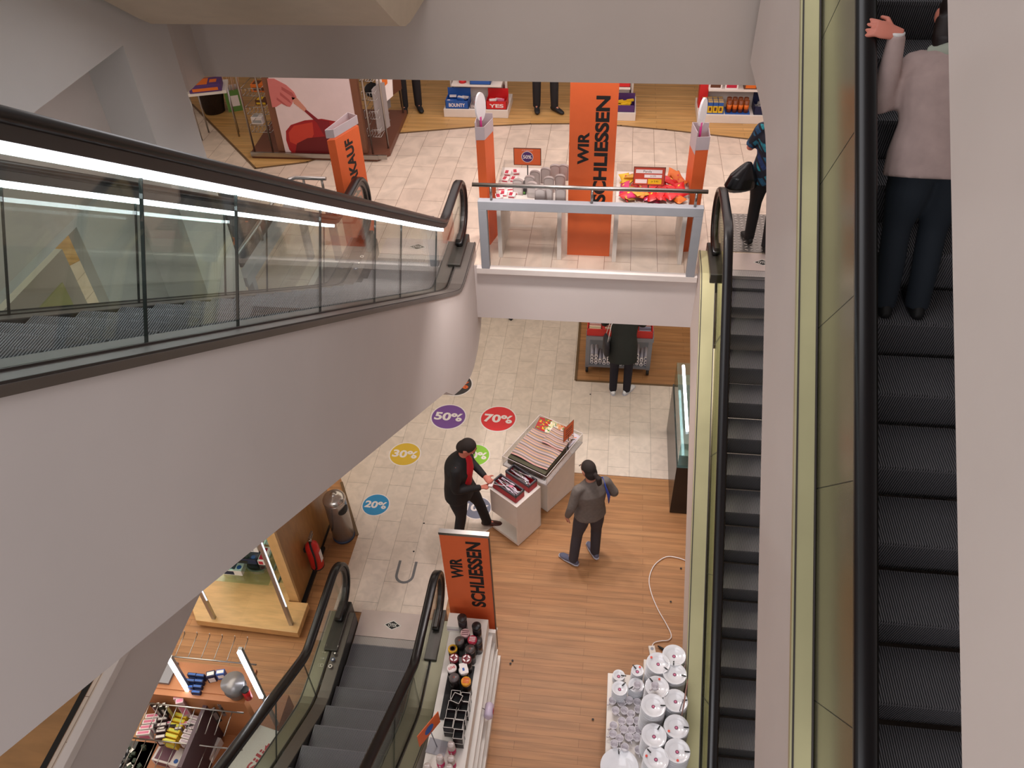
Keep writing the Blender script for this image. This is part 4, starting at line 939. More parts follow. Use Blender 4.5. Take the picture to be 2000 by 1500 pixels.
CUPM = mat('cup_greyglass', (232, 226, 230), .15, coat=.3)
t0 = thing('cup', 'x', 'cup', (0, 0, 0)); MB().lathe((0, 0, 0), [(.022, 0), (.03, .012), (.037, .05), (.038, .068), (.035, .068), (.033, .05), (.024, .014), (.002, .01)], CUPM, n=24).build('bowl', t0)
MB().loft([(.035, 0, .055), (.056, 0, .056), (.062, 0, .04), (.052, 0, .022), (.032, 0, .02)], [.005]*5, m_=CUPM, n=8).build('handle', t0)
cups = [(210, 735), (310, 760), (400, 730), (490, 750), (245, 845), (345, 845), (500, 830), (420, 885), (315, 965), (405, 965), (490, 965), (220, 1015), (340, 1060), (425, 1065), (505, 1065), (215, 1110), (290, 1160), (395, 1145), (490, 1150), (230, 1220), (350, 1260), (505, 1290)]
for i, (x, y) in enumerate(cups):
    p = at(*z4(x, y), z=.73); o = t0 if i == 0 else dup(t0); o.location = (min(p.x, .555), p.y, .6605); o.rotation_euler = (0, 0, R(random.uniform(200, 330)))
    o['label'] = 'grey-white cup standing on the low tier of the plate table'; o['group'] = 'cups on the low tier of the plate table'
for (x, y), z, lab in (((690, 570), 1.04+.03, 'cup standing on the second big plate stack from the back on the left'), ((492, 560), .86, 'cup standing on the stack of small plates')):
    p = at(*z4(x, y), z=z+.06); o = dup(t0); o.location = (p.x, p.y, z-.001); o['label'] = lab
t = thing('oval_platter', 'large white platter at the bottom edge of the plate table', 'platter', (*at(*z4(290, 1480), z=.72).xy, .6605)); 
b = MB(); b.lathe((0, 0, 0), [(.1, 0), (.16, .035), (.175, .045), (.17, .047), (.11, .012), (.002, .01)], WHITEG, n=40); b.build('dish', t); MB().box((-.01, .14, .045), (.012, .05, .002), BLACKM, rz=.1).build('price_tag', t)
t = thing('price_card', 'brown price card on a stem among the right-hand plate stacks', 'sign', (*at(*z4(945, 880), z=1.0).xy, .7205))
p = t.location
MB().cyl((0, 0, 0), (.02, 0, .52), .005, m_=GREYM, n=8).build('stem', t); M = Matrix.Translation((.03, 0, .58))@Matrix.Rotation(R(80), 4, 'Z'); MB().box((0, 0, 0), (.26, .006, .18), mat('card_brown', (150, 100, 84), .6), M).build('card', t)
MB().box((0, 0, 0), (.04, .04, .003), GREYM).build('foot', t)
# cable and socket
cb_ = [(1340, 1095), (1322, 1089), (1300, 1088), (1278, 1104), (1268, 1130), (1272, 1158), (1285, 1190), (1301, 1218), (1311, 1240), (1306, 1250), (1290, 1252), (1277, 1256), (1272, 1268)]
pts = [at(x, y, z=0.006) for x, y in cb_]
def smooth_path(P, n=5):
    out = []
    for i in range(len(P)-1):
        p0, p1, p2, p3 = P[max(i-1, 0)], P[i], P[i+1], P[min(i+2, len(P)-1)]
        for k in range(n):
            u = k/n; out.append(.5*((2*p1)+(p2-p0)*u+(2*p0-5*p1+4*p2-p3)*u*u+(3*p1-p0-3*p2+p3)*u**3))
    out.append(P[-1]); return out
pp_ = smooth_path(pts)
tag(MB().loft(pp_, [.006]*len(pp_), right=(0, 0, 1), m_=mat('cable_white', (236, 226, 222), .5), n=8).build('cable'), 'white power cable curling over the wooden floor towards the plate table', 'cable')
p = at(1274, 1272, z=.02)
t = thing('power_socket', 'grey-white socket block where the white cable ends', 'socket', (p.x, p.y, 0), R(10)); MB().bx(-.035, .035, -.06, .06, 0, .04, WHITE).build('body', t, bevel=.005); MB().cyl((0, .02, .04), (0, .02, .042), .018, m_=GREYM, n=16).build('outlet', t)
p = at(1292, 1266, z=.02)
t = thing('plug', 'black plug lying beside the socket block', 'plug', (p.x, p.y, .002), R(-35)); MB().loft([(-.05, 0, .015), (-.02, 0, .015), (.02, 0, .017), (.05, 0, .015)], [.006, .012, .016, .008], m_=BLACKM, n=10).build('body', t); MB().loft([(.05, 0, .015), (.09, .0, .008), (.13, -.03, .006)], [.004]*3, m_=WHITE, n=6).build('lead', t)
# small dirt marks on the floors
b = MB()
for x, y in ((1001, 800+490), (997, 1296), (1158, 1405), (1310, 660+515), (1330, 1110), (808, 1077), (828, 1022), (1153, 770)):
    p = at(x, y, z=.001); b.cyl((p.x, p.y, .0005), (p.x, p.y, .0015), .012, m_=BLACKM, n=10)
tag(b.build('floor_spots'), 'few small dark spots and marks on the lower floor', 'floor marks')['kind'] = 'stuff'

# white boxes with crates and the acrylic case
t = thing('display_plinth', 'white open-bottomed plinth with two red cutlery crates', 'plinth', (-.9, 6.33, 0))
c4 = [Vector((-1.24, 6.33)), Vector((-.88, 6.07)), Vector((-.63, 6.42)), Vector((-.99, 6.68))]
ax = (c4[1]-c4[0]).normalized(); ay = Vector((-ax.y, ax.x)); Wp, Dp = .44, .43
MP = frame(((c4[0].x+c4[2].x)/2, (c4[0].y+c4[2].y)/2, 0), (ax.x, ax.y, 0), (ay.x, ay.y, 0)); ML = Matrix.Translation(-t.location)@MP
def pb(name, x0, x1, y0, y1, z0, z1, m_=WHITE, par=None, M=None):
    return MB().bx(x0, x1, y0, y1, z0, z1, m_, M=M if M is not None else ML).build(name, par or t)
pb('top_block', -Wp/2, Wp/2, -Dp/2, Dp/2, .34, .74)
pb('base_board', -Wp/2, Wp/2, -Dp/2, Dp/2, 0, .04); pb('side_panel', Wp/2-.02, Wp/2, -Dp/2, Dp/2, .04, .34); pb('side_panel', -Wp/2, Wp/2, Dp/2-.02, Dp/2, .04, .34); pb('bottom_board', -Wp/2, Wp/2, -Dp/2, Dp/2, .335, .34)  # last piece is a thin white board under the top block
def crate(lab, cx, cy):
    t = thing('cutlery_crate', lab, 'crate', (0, 0, 0)); wl, d, h = .38, .15, .12
    M = MP@Matrix.Translation((cx, cy, .741)); t.matrix_world = M; o = t
    CR = mat('crate_red', (190, 30, 44), .5); CG = mat('crate_grey', (84, 82, 88), .6)
    b = MB(); e = .012
    for a in ((-wl/2, wl/2, -d/2, -d/2+e), (-wl/2, wl/2, d/2-e, d/2), (-wl/2, -wl/2+e, -d/2, d/2), (wl/2-e, wl/2, -d/2, d/2)): b.bx(*a, 0, h, CR)
    b.bx(-wl/2, wl/2, -d/2, d/2, 0, .008, CR); b.build('box', t)
    b = MB()
    for a in ((-wl/2-.002, wl/2+.002, -d/2-.002, -d/2+e+.002), (-wl/2-.002, wl/2+.002, d/2-e-.002, d/2+.002), (-wl/2-.002, -wl/2+e+.002, -d/2, d/2), (wl/2-e-.002, wl/2+.002, -d/2, d/2)): b.bx(*a, h-.03, h+.004, CG)
    b.build('rim', t)
    for i in range(22):
        cm = random.choice([STEEL, mat('handle_lilac', (216, 200, 214), .4), mat('handle_lilac', (216, 200, 214)), STEEL])
        x = random.uniform(-.08, .08); y = random.uniform(-.045, .045); a = random.uniform(-.35, .35); L_ = .1
        bb = MB().loft([(-L_, 0, 0), (-.02, 0, 0), (.03, 0, 0), (.06, 0, 0), (L_, 0, 0)], [(.004, .009), (.003, .006), (.003, .005), (.003, .012), (.002, .006)], right=(0, 0, 1), m_=cm, n=8, M=Matrix.Translation((x, y, .05+i*.0035))@Matrix.Rotation(a, 4, 'Z')); bb.build('cutlery', t)
    return t
crate('red crate of wrapped cutlery at the front of the white plinth', -.02, -.1)
crate('red crate of wrapped cutlery at the back of the white plinth, beside the clear case', -.01, .12)
t = thing('display_plinth', 'white plinth carrying the clear case of striped placemats', 'plinth', (-.62, 6.95, 0))
MQ = frame((-.63, 6.98, 0), (ax.x, ax.y, 0), (ay.x, ay.y, 0)); ML2 = Matrix.Translation(-t.location)@MQ
pb('block', -.25, .25, -.24, .3, 0, .78, WHITE, t, ML2)
t = thing('clear_case', 'clear acrylic case of striped placemats and printed trays', 'display case', (0, 0, 0)); cc = [at(994, 895, z=.85), at(1080, 936, z=.85), at(1134, 868, z=.85), at(1035, 823, z=.85)]
cx = sum((c for c in cc), Vector())/4; a1 = (cc[1]-cc[0]).normalized(); wC = (cc[1]-cc[0]).length; dC = .86
MC = frame((cx.x, cx.y, .781), (a1.x, a1.y, 0), (-a1.y, a1.x, 0)); t.matrix_world = MC
MB().bx(-wC/2, wC/2, -dC/2, dC/2, 0, .014, mat('acrylic_base', (214, 206, 204), .2)).build('base', t)
b = MB(); h = .17
for a in ((-wC/2, wC/2, -dC/2, -dC/2+.006), (-wC/2, wC/2, dC/2-.006, dC/2), (-wC/2, -wC/2+.006, -dC/2, dC/2), (wC/2-.006, wC/2, -dC/2, dC/2)): b.bx(*a, .014, h, ACRY)
b.build('walls', t)
b = MB()
for a in ((-wC/2, wC/2, -dC/2, -dC/2+.006), (-wC/2, wC/2, dC/2-.006, dC/2), (-wC/2, -wC/2+.006, -dC/2, dC/2), (wC/2-.006, wC/2, -dC/2, dC/2)): b.bx(*a, h, h+.003, mat('acrylic_edge', (226, 214, 214), .2))
b.build('rim', t)
STR = [(200, 158, 132), (156, 138, 132), (206, 170, 154), (128, 116, 112), (204, 160, 122), (164, 142, 146), (198, 174, 176), (132, 120, 120)]
sm = [mat('stripe_%d' % i, c, .8) for i, c in enumerate(STR)]
def placemat(lab, x0, x1, y0, y1, z, wav=.012, nst=26, edge=None):
    o = thing('placemat', lab, 'placemat', (0, 0, 0)); o.matrix_world = MC@Matrix.Translation(((x0+x1)/2, (y0+y1)/2, z))
    b = MB(); n = nst; hw, hd = (x1-x0)/2, (y1-y0)/2
    for i in range(n):
        ya, yb = -hd+2*hd*i/n, -hd+2*hd*(i+1)/n
        for j in range(12):
            xa, xb = -hw+2*hw*j/12, -hw+2*hw*(j+1)/12
            za = wav*math.sin(j*.6+i*.15)+i*.001; zb = wav*math.sin((j+1)*.6+i*.15)+i*.001
            b.add([(xa, ya, za), (xb, ya, zb), (xb, yb, zb), (xa, yb, za), (xa, ya, za+.004), (xb, ya, zb+.004), (xb, yb, zb+.004), (xa, yb, za+.004)], [(0, 3, 2, 1), (4, 5, 6, 7), (0, 1, 5, 4), (1, 2, 6, 5), (2, 3, 7, 6), (3, 0, 4, 7)], sm[(i*3) % 8])
    b.build('mat', o); b = MB(); 
    for j in range(12):
        xa, xb = -hw+2*hw*j/12, -hw+2*hw*(j+1)/12; za = wav*math.sin(j*.6)-.001; zb = wav*math.sin((j+1)*.6)-.001
        b.add([(xa, -hd-.006, za), (xb, -hd-.006, zb), (xb, -hd+.004, zb), (xa, -hd+.004, za), (xa, -hd-.006, za+.007), (xb, -hd-.006, zb+.007), (xb, -hd+.004, zb+.007), (xa, -hd+.004, za+.007)], [(0, 3, 2, 1), (4, 5, 6, 7), (0, 1, 5, 4), (1, 2, 6, 5), (2, 3, 7, 6), (3, 0, 4, 7)], mat('mat_edge_pink', (216, 160, 166), .7))
    b.build('edge_binding', o); return o
DKS = mat('mat_side_green', (84, 80, 60), .8)
for k in range(11):
    if k < 10:
        o = thing('placemat', 'brownish green placemat inside the lower stack of the clear case', 'placemat', (0, 0, 0), group='placemats stacked inside the clear case'); o.matrix_world = MC@Matrix.Translation((-.01, -.12, .02+k*.011))
        MB().box((random.uniform(-.004, .004), random.uniform(-.01, .01), 0), (wC*.84, .5, .009), DKS if k % 2 else mat('mat_side_red', (96, 62, 52), .8)).build('mat', o)
placemat('wide striped placemat on top of the stack in the clear case', -wC*.42, wC*.40, -.31, .2, .142)
placemat('smaller striped placemat lying across the back of the clear case', -.03, wC*.42, .02, .3, .19, .008, 18)
def ptray(lab, x, y, cols, rz):
    o = thing('printed_tray', lab, 'tray', (0, 0, 0)); o.matrix_world = MC@Matrix.Translation((x, y, .12))@Matrix.Rotation(rz, 4, 'Z')@Matrix.Rotation(R(6), 4, 'X')
    MB().bx(-.09, .09, -.11, .11, 0, .016, cols[0]).build('tray', o, bevel=.006)
    b = MB()
    for i in range(26):
        b.cyl((random.uniform(-.07, .07), random.uniform(-.09, .09), .016), (0, 0, 0), .001, m_=cols[1]) if 0 else b.box((random.uniform(-.07, .07), random.uniform(-.09, .09), .0165), (.035, .012, .001), random.choice(cols[1:]), rz=random.uniform(0, 3))
    b.build('print', o)
ptray('printed tray with red chillies at the back left of the clear case', -.2, .33, (mat('tray_red', (176, 40, 40), .4), YELP, REDP, GRNP), .2)
ptray('printed tray with green and white vegetables in the clear case', -.1, .34, (mat('tray_cream', (224, 214, 170), .4), GRNP, WHP), -.1)
ptray('printed tray with tomatoes at the back of the clear case', .04, .34, (mat('tray_tomato', (210, 150, 110), .4), REDP, ORP, WHP, GRNP), .1)
ptray('printed tray with eggs at the back right of the clear case', .2, .3, (mat('tray_lilac', (206, 196, 206), .4), WHP, ORP, BRNP), -.15)
p = at(1110, 862, z=.98)
t = thing('price_sign', 'tilted orange sign standing in the clear case', 'sign', (p.x, p.y, .8), R(58))
MB().cyl((0, 0, 0), (0, 0, .3), .005, m_=BLACKM, n=8).cyl((0, 0, .12), (-.07, 0, .0), .004, m_=BLACKM, n=8).build('stand', t); MB().box((0, 0, .36), (.2, .006, .22), ORANGE).build('board', t); MB().box((0, 0, .36), (.21, .004, .23), mat('brown_frame', (110, 62, 44))).build('frame', t)
b = MB(); 
for dz in (.05, .02, -.02, -.06): b.box((0, -.0035, .36+dz), (.13, .001, .012), BRNP)
b.build('print', t)

# trolley with red trays on the far mat, showcase, bin, extinguisher
t = thing('sales_trolley', 'grey wheeled trolley with red trays, person in dark coat before it', 'trolley', (.25, 9.7, 0))
for x in (-.2, .72):
    for y in (9.45, 10.1):
        MB().bx(x-.03, x+.03, y-.02, y+.02, .1, .8, GREYM).build('upright', t, W=True)
        MB().cyl((x-.02, y, .05), (x+.02, y, .05), .05, m_=BLACKM, n=16).build('wheel', t, W=True)
MB().bx(-.2, .74, 9.42, 10.12, .12, .15, GREYM).build('bottom_shelf', t, W=True); MB().bx(-.22, .76, 9.38, 10.14, .68, .74, GREYM).build('top_shelf', t, W=True)
def redtray(lab, x0, x1, y0, y1):
    t = thing('red_tray', lab, 'tray', ((x0+x1)/2, (y0+y1)/2, .741)); h = .12; b = MB(); e = .012
    for a in ((x0, x1, y0, y0+e), (x0, x1, y1-e, y1), (x0, x0+e, y0, y1), (x1-e, x1, y0, y1), ((x0+x1)/2-.006, (x0+x1)/2+.006, y0, y1), (x0, x1, (y0+y1)/2-.006, (y0+y1)/2+.006)): b.bx(*a, .741, .741+h, RED)
    b.bx(x0, x1, y0, y1, .741, .75, RED); b.build('tray', t, W=True)
    for i in range(28):
        mm = random.choice([mat('card_cream', (230, 210, 180)), mat('card_lime', (190, 206, 60)), mat('card_pinkish', (220, 170, 160)), mat('card_greyblue', (150, 150, 170))])
        xx = x0+.03+random.choice([0, (x1-x0)/2])+.0; yy = y0+.04+(i/28)*(y1-y0-.1)
        MB().bx(xx, xx+(x1-x0)/2-.06, yy, yy+.012, .752, .85, mm).build('card', t, W=True)
redtray('left red tray of upright cards on the trolley', -.22, .24, 9.4, 10.1); redtray('right red tray of upright cards on the trolley', .28, .74, 9.4, 10.1)
b0 = thing('wrapped_roll', 'x', 'roll', (0, 0, 0)); MB().cyl((0, 0, 0), (0, .26, 0), .026, m_=mat('roll_silver', (190, 184, 196), .35), n=10).build('roll', b0); MB().cyl((0, -.001, 0), (0, .03, 0), .0265, m_=WHP, n=10).cyl((0, -.002, 0), (0, .0, 0), .012, m_=mat('navy', (24, 32, 70)), n=10).build('end_label', b0)
k = 0
for i in range(14):
    for j in range(random.choice([2, 3, 3, 4])):
        o = b0 if k == 0 else dup(b0); k += 1; o.location = (-.13+i*.062, 9.46+random.uniform(-.02, .02), .178+j*.054); o.rotation_euler = (0, 0, R(random.uniform(-2, 2)))
        o['label'] = 'silver wrapped roll on the bottom shelf of the trolley'; o['group'] = 'silver wrapped rolls on the trolley bottom shelf'
t = thing('glass_showcase', 'black-based glass showcase with a light tube behind the right escalator side', 'showcase', (1.15, 7.3, 0))
MB().bx(.99, 1.5, 6.78, 8.3, 0, .85, mat('case_black', (34, 28, 28), .25)).build('base', t, W=True)
MB().bx(1.0, 1.49, 6.8, 8.28, .85, 1.25, SHELFG).build('glass_hood', t, W=True)
MB().cyl((1.08, 7.0, 1.27), (1.08, 8.2, 1.27), .018, m_=LED, n=10).build('light_tube', t, W=True)
MB().bx(1.0, 1.49, 6.8, 8.28, 1.04, 1.05, SHELFG).build('shelf', t, W=True)
t = thing('waste_bin', 'round stainless steel waste bin on the wooden floor by the marble', 'bin', (-3.1, 6.02, 0))
CH = mat('chrome_bin', (214, 206, 198), .22, metal=.75, noise=.1, nscale=5)
MB().lathe((0, 0, 0), [(.135, .03), (.135, .68), (.14, .69), (.14, .7)], CH, n=40).build('body', t)
MB().lathe((0, 0, 0), [(.14, .7), (.138, .72), (.125, .75), (.1, .775), (.06, .79), (.03, .797), (.028, .81), (.002, .812)], CH, n=40).build('lid', t)
MB().lathe((0, 0, 0), [(.138, 0), (.138, .035)], mat('bin_blue', (50, 70, 100), .4), n=40).build('base_ring', t)
pts = [(.137*math.cos(R(a)), .137*math.sin(R(a))) for a in range(-60, 11, 7)]
b = MB(); vs = []; 
for a in range(-62, 12, 6):
    f = math.sqrt(max(0, 1-((a+25)/38)**2)); 
    vs.append((a, f))
P = [(.1365*math.cos(R(a)), .1365*math.sin(R(a)), .58+.055*f) for a, f in vs]+[(.1365*math.cos(R(a)), .1365*math.sin(R(a)), .58-.055*f) for a, f in vs[::-1]]
n = len(vs)
b.add(P, [(i, i+1, 2*n-2-i, 2*n-1-i) for i in range(n-1)], BLACKM)
P2 = [(x*1.01, y*1.01, z) for x, y, z in P]; b.add(P2, [(i, i+1, 2*n-2-i, 2*n-1-i) for i in range(n-1)], BLACKM); b.build('opening', t)
# panel with extinguisher
t = thing('partition', 'brown wooden partition carrying the fire extinguisher', 'partition', (-3.36, 5.5, 0))
MB().bx(-3.4, -3.32, 4.99, 6.33, 0, 1.9, WOODV).build('panel', t, W=True); MB().bx(-3.43, -3.32, 4.95, 4.99, 0.0, 1.9, WOODL).build('front_edge', t, W=True); MB().bx(-3.32, -3.312, 4.99, 6.33, 0, .05, BLACKM).build('skirting', t, W=True)
t = thing('fire_extinguisher', 'red fire extinguisher hanging on the brown partition', 'fire extinguisher', (-3.225, 5.42, .18))
MB().lathe((0, 0, 0), [(.07, 0), (.08, .02), (.08, .36), (.07, .41), (.04, .44), (.022, .46)], RED, n=24).build('cylinder', t)
MB().lathe((0, 0, .46), [(.022, 0), (.022, .04), (.015, .05)], STEEL, n=12).build('valve', t)
MB().bx(-.012, .012, -.02, .09, .49, .505, STEEL, None).bx(-.012, .012, -.01, .1, .525, .54, STEEL).build('lever', t)
MB().loft([(0, -.02, .48), (.03, -.08, .46), (.05, -.1, .3), (.03, -.095, .08), (0, -.09, .02)], [.011]*5, m_=BLACKM, n=8).build('hose', t)
MB().bx(.079, .0815, -.03, .03, .12, .3, WHP).build('label_plate', t); MB().bx(-.1, -.07, -.04, .04, .3, .36, BLACKM).build('bracket', t)
MB().lathe((0, 0, 0), [(.075, -.01), (.082, 0), (.082, .015)], BLACKM, n=20).build('foot_ring', t)
t = thing('wall_hook', 'small grey metal fitting on top of the brown partition', 'fitting', (-3.3, 5.95, 1.2)); MB().bx(-.02, .01, -.05, .05, -.02, .1, GREYM).build('plate', t); MB().bx(.01, .03, -.01, .02, 0, .09, STEEL).build('tongue', t)

# glass shelf display with wooden plinth (left)
t = thing('glass_shelf_display', 'pale wooden display with glass shelves and two aluminium lamp posts', 'display unit', (-3.9, 5.0, 0))
MB().xyprism([(-4.58, 4.8), (-4.42, 4.58), (-3.2, 4.54), (-3.2, 4.93), (-3.43, 4.93), (-3.43, 5.9), (-4.6, 5.9)], 0.04, .14, WOODL).build('plinth', t, W=True, bevel=.006)
MB().xyprism([(-4.5, 4.86), (-4.4, 4.66), (-3.28, 4.62), (-3.28, 5.8), (-4.5, 5.8)], 0, .04, BLACKM).build('plinth_base', t, W=True)
q = at(598, 1155, z=.14)
MB().bx(-4.55, -3.44, 5.66, 5.7, .14, 1.8, WOODL).build('back_panel', t, W=True)
for k, z in enumerate((.32, .56, .80, 1.04, 1.28, 1.52)):
    MB().bx(-4.35, -3.66, 5.0, 5.5, z, z+.01, SHELFG).build('glass_shelf', t, W=True)
    MB().bx(-3.56, -3.44, 5.05, 5.5, z, z+.01, SHELFG).bx(-3.57, -3.55, 5.05, 5.5, z-.03, z, ALU).build('side_glass_shelf', t, W=True)
for n_, (px_, py_) in enumerate(((569, 1219), (418, 1207))):
    p = at(px_, py_, z=.14)
    MB().bx(p.x-.02, p.x+.02, p.y-.02, p.y+.02, .14, 1.9, ALU).build('lamp_post', t, W=True)
    MB().bx(p.x+.02, p.x+.026, p.y-.004, p.y+.004, .5, 1.85, mat('lamp_glow', (240, 244, 255), emit=3)).build('lamp_tube', t, W=True)
def small_box(lab, x, y, z, w_, d, h, m1, m2, rz=0, blue=True):
    t = thing('carton', lab, 'carton', (x, y, z), rz); MB().bx(-w_/2, w_/2, -d/2, d/2, 0, h, m1).build('body', t, bevel=.003)
    b = MB().bx(-w_*.42, w_*.1, -d/2-.001, -d/2, h*.15, h*.85, m2); b.bx(-w_*.42, w_*.15, -d*.4, d*.4, h, h+.001, m2); b.build('print', t)
    if blue: MB().cyl((w_*.32, -d*.25, h), (w_*.32, -d*.25, h+.002), min(w_, d)*.13, m_=BLUP, n=16).build('blue_badge', t)
    return t
small_box('white carton with a printed pan on the lowest glass shelf', -4.12, 5.2, .331, .24, .22, .09, WHP, mat('navy', (24, 32, 70)))
t = thing('steel_pan', 'oval stainless steel roasting pan on the lowest glass shelf', 'pan', (-3.84, 5.2, .331)); MB().loft([(0, 0, 0), (0, 0, .02), (0, 0, .09), (0, 0, .094)], [(.09, .07), (.12, .085), (.135, .095), (.14, .1)], right=(1, 0, 0), m_=CH, n=28).build('pan', t); MB().loft([(0, 0, .0945), (0, 0, .096)], [(.125, .088), (.12, .085)], right=(1, 0, 0), m_=mat('pan_inside', (90, 84, 74), .25, metal=.8), n=28).build('inside', t)
small_box('dark blue box with black utensils on the second glass shelf', -3.9, 5.2, .571, .26, .2, .07, mat('navy', (24, 32, 70)), BLACKM)
for i in range(5): 
    if i == 0: ut = thing('ladle', 'x', 'utensil', (0, 0, 0)); MB().cyl((0, 0, 0), (0, .02, .17), .008, m_=BLACKM, n=8).build('handle', ut); MB().sphere((0, .02, .18), (.016, .016, .02), BLACKM, 10).build('end', ut)
    o = ut if i == 0 else dup(ut); o.location = (-3.98+i*.04, 5.24, .642); o['label'] = 'black kitchen tool standing in the dark blue box'; o['group'] = 'black kitchen tools in the dark blue box'
small_box('white carton with grey lines left of the utensil box', -4.2, 5.2, .571, .26, .2, .08, WHP, mat('print_grey', (170, 170, 172)), blue=False)
small_box('white carton with a red dot right of the utensil box', -3.7, 5.2, .571, .1, .2, .08, WHP, CRIM, blue=False)
for i, (x, z, w_, l) in enumerate(((-4.0, .811, .3, 'wide white carton with lines on the third glass shelf'), (-3.76, .811, .14, 'narrow white carton with a blue badge on the third glass shelf'), (-3.84, 1.051, .28, 'white carton with a blue badge on the fourth glass shelf'), (-4.15, 1.051, .26, 'leftmost white carton on the fourth glass shelf'))):
    small_box(l, x, 5.2, z, w_, .2, .1, WHP, mat('print_grey', (170, 170, 172)))

# hook rack display (lower left)
t = thing('hook_rack_display', 'cluttered shop rack with chrome hooks, brown boards and two bright lamp posts', 'display unit', (-3.7, 3.2, 0))
BRB = mat('board_brown', (176, 112, 70), .5)
MB().bx(-4.35, -3.0, 2.5, 3.75, .05, .3, BRB).build('plinth', t, W=True, bevel=.005); MB().bx(-4.3, -3.05, 2.55, 3.7, 0, .05, BLACKM).build('plinth_base', t, W=True)
MB().bx(-4.25, -3.12, 3.28, 3.34, .3, 1.02, BRB).build('back_board', t, W=True)
MB().bx(-4.25, -3.12, 3.34, 3.62, .98, 1.03, BRB).build('top_board', t, W=True)
MB().bx(-3.56, -3.52, 2.7, 3.28, .3, .9, mat('divider_plum', (84, 62, 72), .5)).build('divider', t, W=True)
for px_, py_, z0, z1, tz in ((470, 1275, .9, 1.75, 1.7), (330, 1285, .95, 1.6, 1.6)):
    p = at(px_, py_, z=tz)
    MB().bx(p.x-.015, p.x+.02, p.y, p.y+.03, .3, z1, ALU).build('lamp_post', t, W=True)
    MB().bx(p.x-.02, p.x+.015, p.y-.02, p.y, z0, z1-.02, LED).build('lamp_tube', t, W=True)
for y, z in ((3.2, 1.0), (2.98, .72), (3.62, 1.12)): MB().cyl((-4.25, y, z), (-3.1, y, z), .008, m_=STEEL, n=8).build('chrome_rail', t, W=True)
for i in range(7):
    x = -4.05+i*.13; MB().cyl((x, 3.62, 1.12), (x, 3.86, 1.14), .004, m_=STEEL, n=6).cyl((x, 3.86, 1.14), (x, 3.87, 1.17), .004, m_=STEEL, n=6).build('hook', t, W=True)
for i in range(12):
    x = -4.2+i*.09; MB().cyl((x, 3.2, 1.0), (x, 2.98, .98), .004, m_=STEEL, n=6).build('hook', t, W=True)
for i in range(9):
    x = -4.15+i*.1; MB().cyl((x, 2.98, .72), (x, 2.7, .72), .004, m_=STEEL, n=6).build('hook', t, W=True)
MB().bx(-4.2, -3.9, 3.38, 3.6, 1.03, 1.06, mat('tray_grey', (120, 118, 124), .3, metal=.4)).build('grey_tray', t, W=True)
def z5(x, y): return (220+x/5.556, 1230+y/5.556)
def hp(lab, name, cat, x, y, z, dims, m1, m2, rz, n=1, step=(0, -.03, -.012), grp=None):
    p = at(*z5(x, y), z=z)
    src = None
    for i in range(n):
        if src is None:
            o = thing(name, lab, cat, (0, 0, 0), rz, grp); MB().box((0, 0, -dims[2]/2), dims, m1).build('body', o, bevel=.002); MB().box((0, -dims[1]/2-.001, -dims[2]*.5), (dims[0]*.7, .001, dims[2]*.5), m2).box((0, 0, .0008), (dims[0]*.8, dims[1]*.6, .001), m2).build('print', o); src = o
        else: o = dup(src)
        o.location = (p.x+step[0]*i, p.y+step[1]*i, z+step[2]*i)
hp('blue and black blister pack hanging on the top hooks of the rack', 'blister_pack', 'blister pack', 860, 480, 1.12, (.09, .03, .12), mat('navy', (24, 32, 70)), BLUP, 0, 3, (.0, -.05, -.02), 'blue and black blister packs on the left top hook')
hp('blue and black blister pack on the second top hook of the rack', 'blister_pack', 'blister pack', 945, 490, 1.12, (.09, .03, .12), mat('navy', (24, 32, 70)), BLUP, 0, 4, (.0, -.045, -.02), 'blue and black blister packs on the second top hook')
hp('blue pack with a white side on the third top hook of the rack', 'blister_pack', 'blister pack', 1060, 475, 1.14, (.08, .06, .14), mat('navy', (24, 32, 70)), WHP, R(20))
hp('small blue pack alone on the right top hook of the rack', 'blister_pack', 'blister pack', 1165, 455, 1.16, (.08, .05, .1), BLUP, WHP, R(15))
hp('yellow and white carton hanging in the middle row of the rack', 'blister_pack', 'carton', 740, 925, .74, (.13, .035, .14), YELP, mat('print_lime', (226, 230, 90), .5), R(-8), 6, (-.008, -.045, -.012), 'yellow and white cartons on one hook of the rack')
hp('white carton with grey print right of the yellow cartons', 'blister_pack', 'carton', 900, 950, .74, (.12, .035, .12), WHP, mat('print_lilac', (190, 170, 180), .5), R(-8), 6, (-.006, -.042, -.012), 'white cartons right of the yellow ones on the rack')
hp('white and plum folded pack at the far left of the rack', 'blister_pack', 'carton', 430, 930, .76, (.13, .04, .12), WHP, PINKP, R(12), 4, (-.012, -.05, -.014), 'white and plum packs at the left of the rack')
hp('dark wrapped kitchen tool pack between the left packs and the yellow cartons', 'blister_pack', 'carton', 540, 960, .74, (.1, .04, .16), mat('dark_plum', (70, 44, 50), .5), WHP, R(15), 4, (.01, -.05, -.016), 'dark tool packs beside the yellow cartons')
hp('long pink-wrapped pack hanging from the upper rail of the rack', 'blister_pack', 'carton', 700, 720, 1.0, (.07, .05, .3), mat('wrap_rose', (206, 176, 180), .35), PINKP, R(20), 2, (.04, -.04, -.0), 'pink-wrapped packs on the upper rail')
hp('grey ladle-like tool hanging on the brown board, right part', 'kitchen_tool', 'utensil', 1180, 790, .95, (.08, .03, .22), mat('tool_grey', (110, 92, 90), .4), BLACKM, R(35), 1)
hp('dark spatula hanging on the brown board beside the grey tool', 'kitchen_tool', 'utensil', 1080, 860, .95, (.05, .02, .25), BLACKM, mat('tool_grey', (110, 92, 90)), R(40), 1)
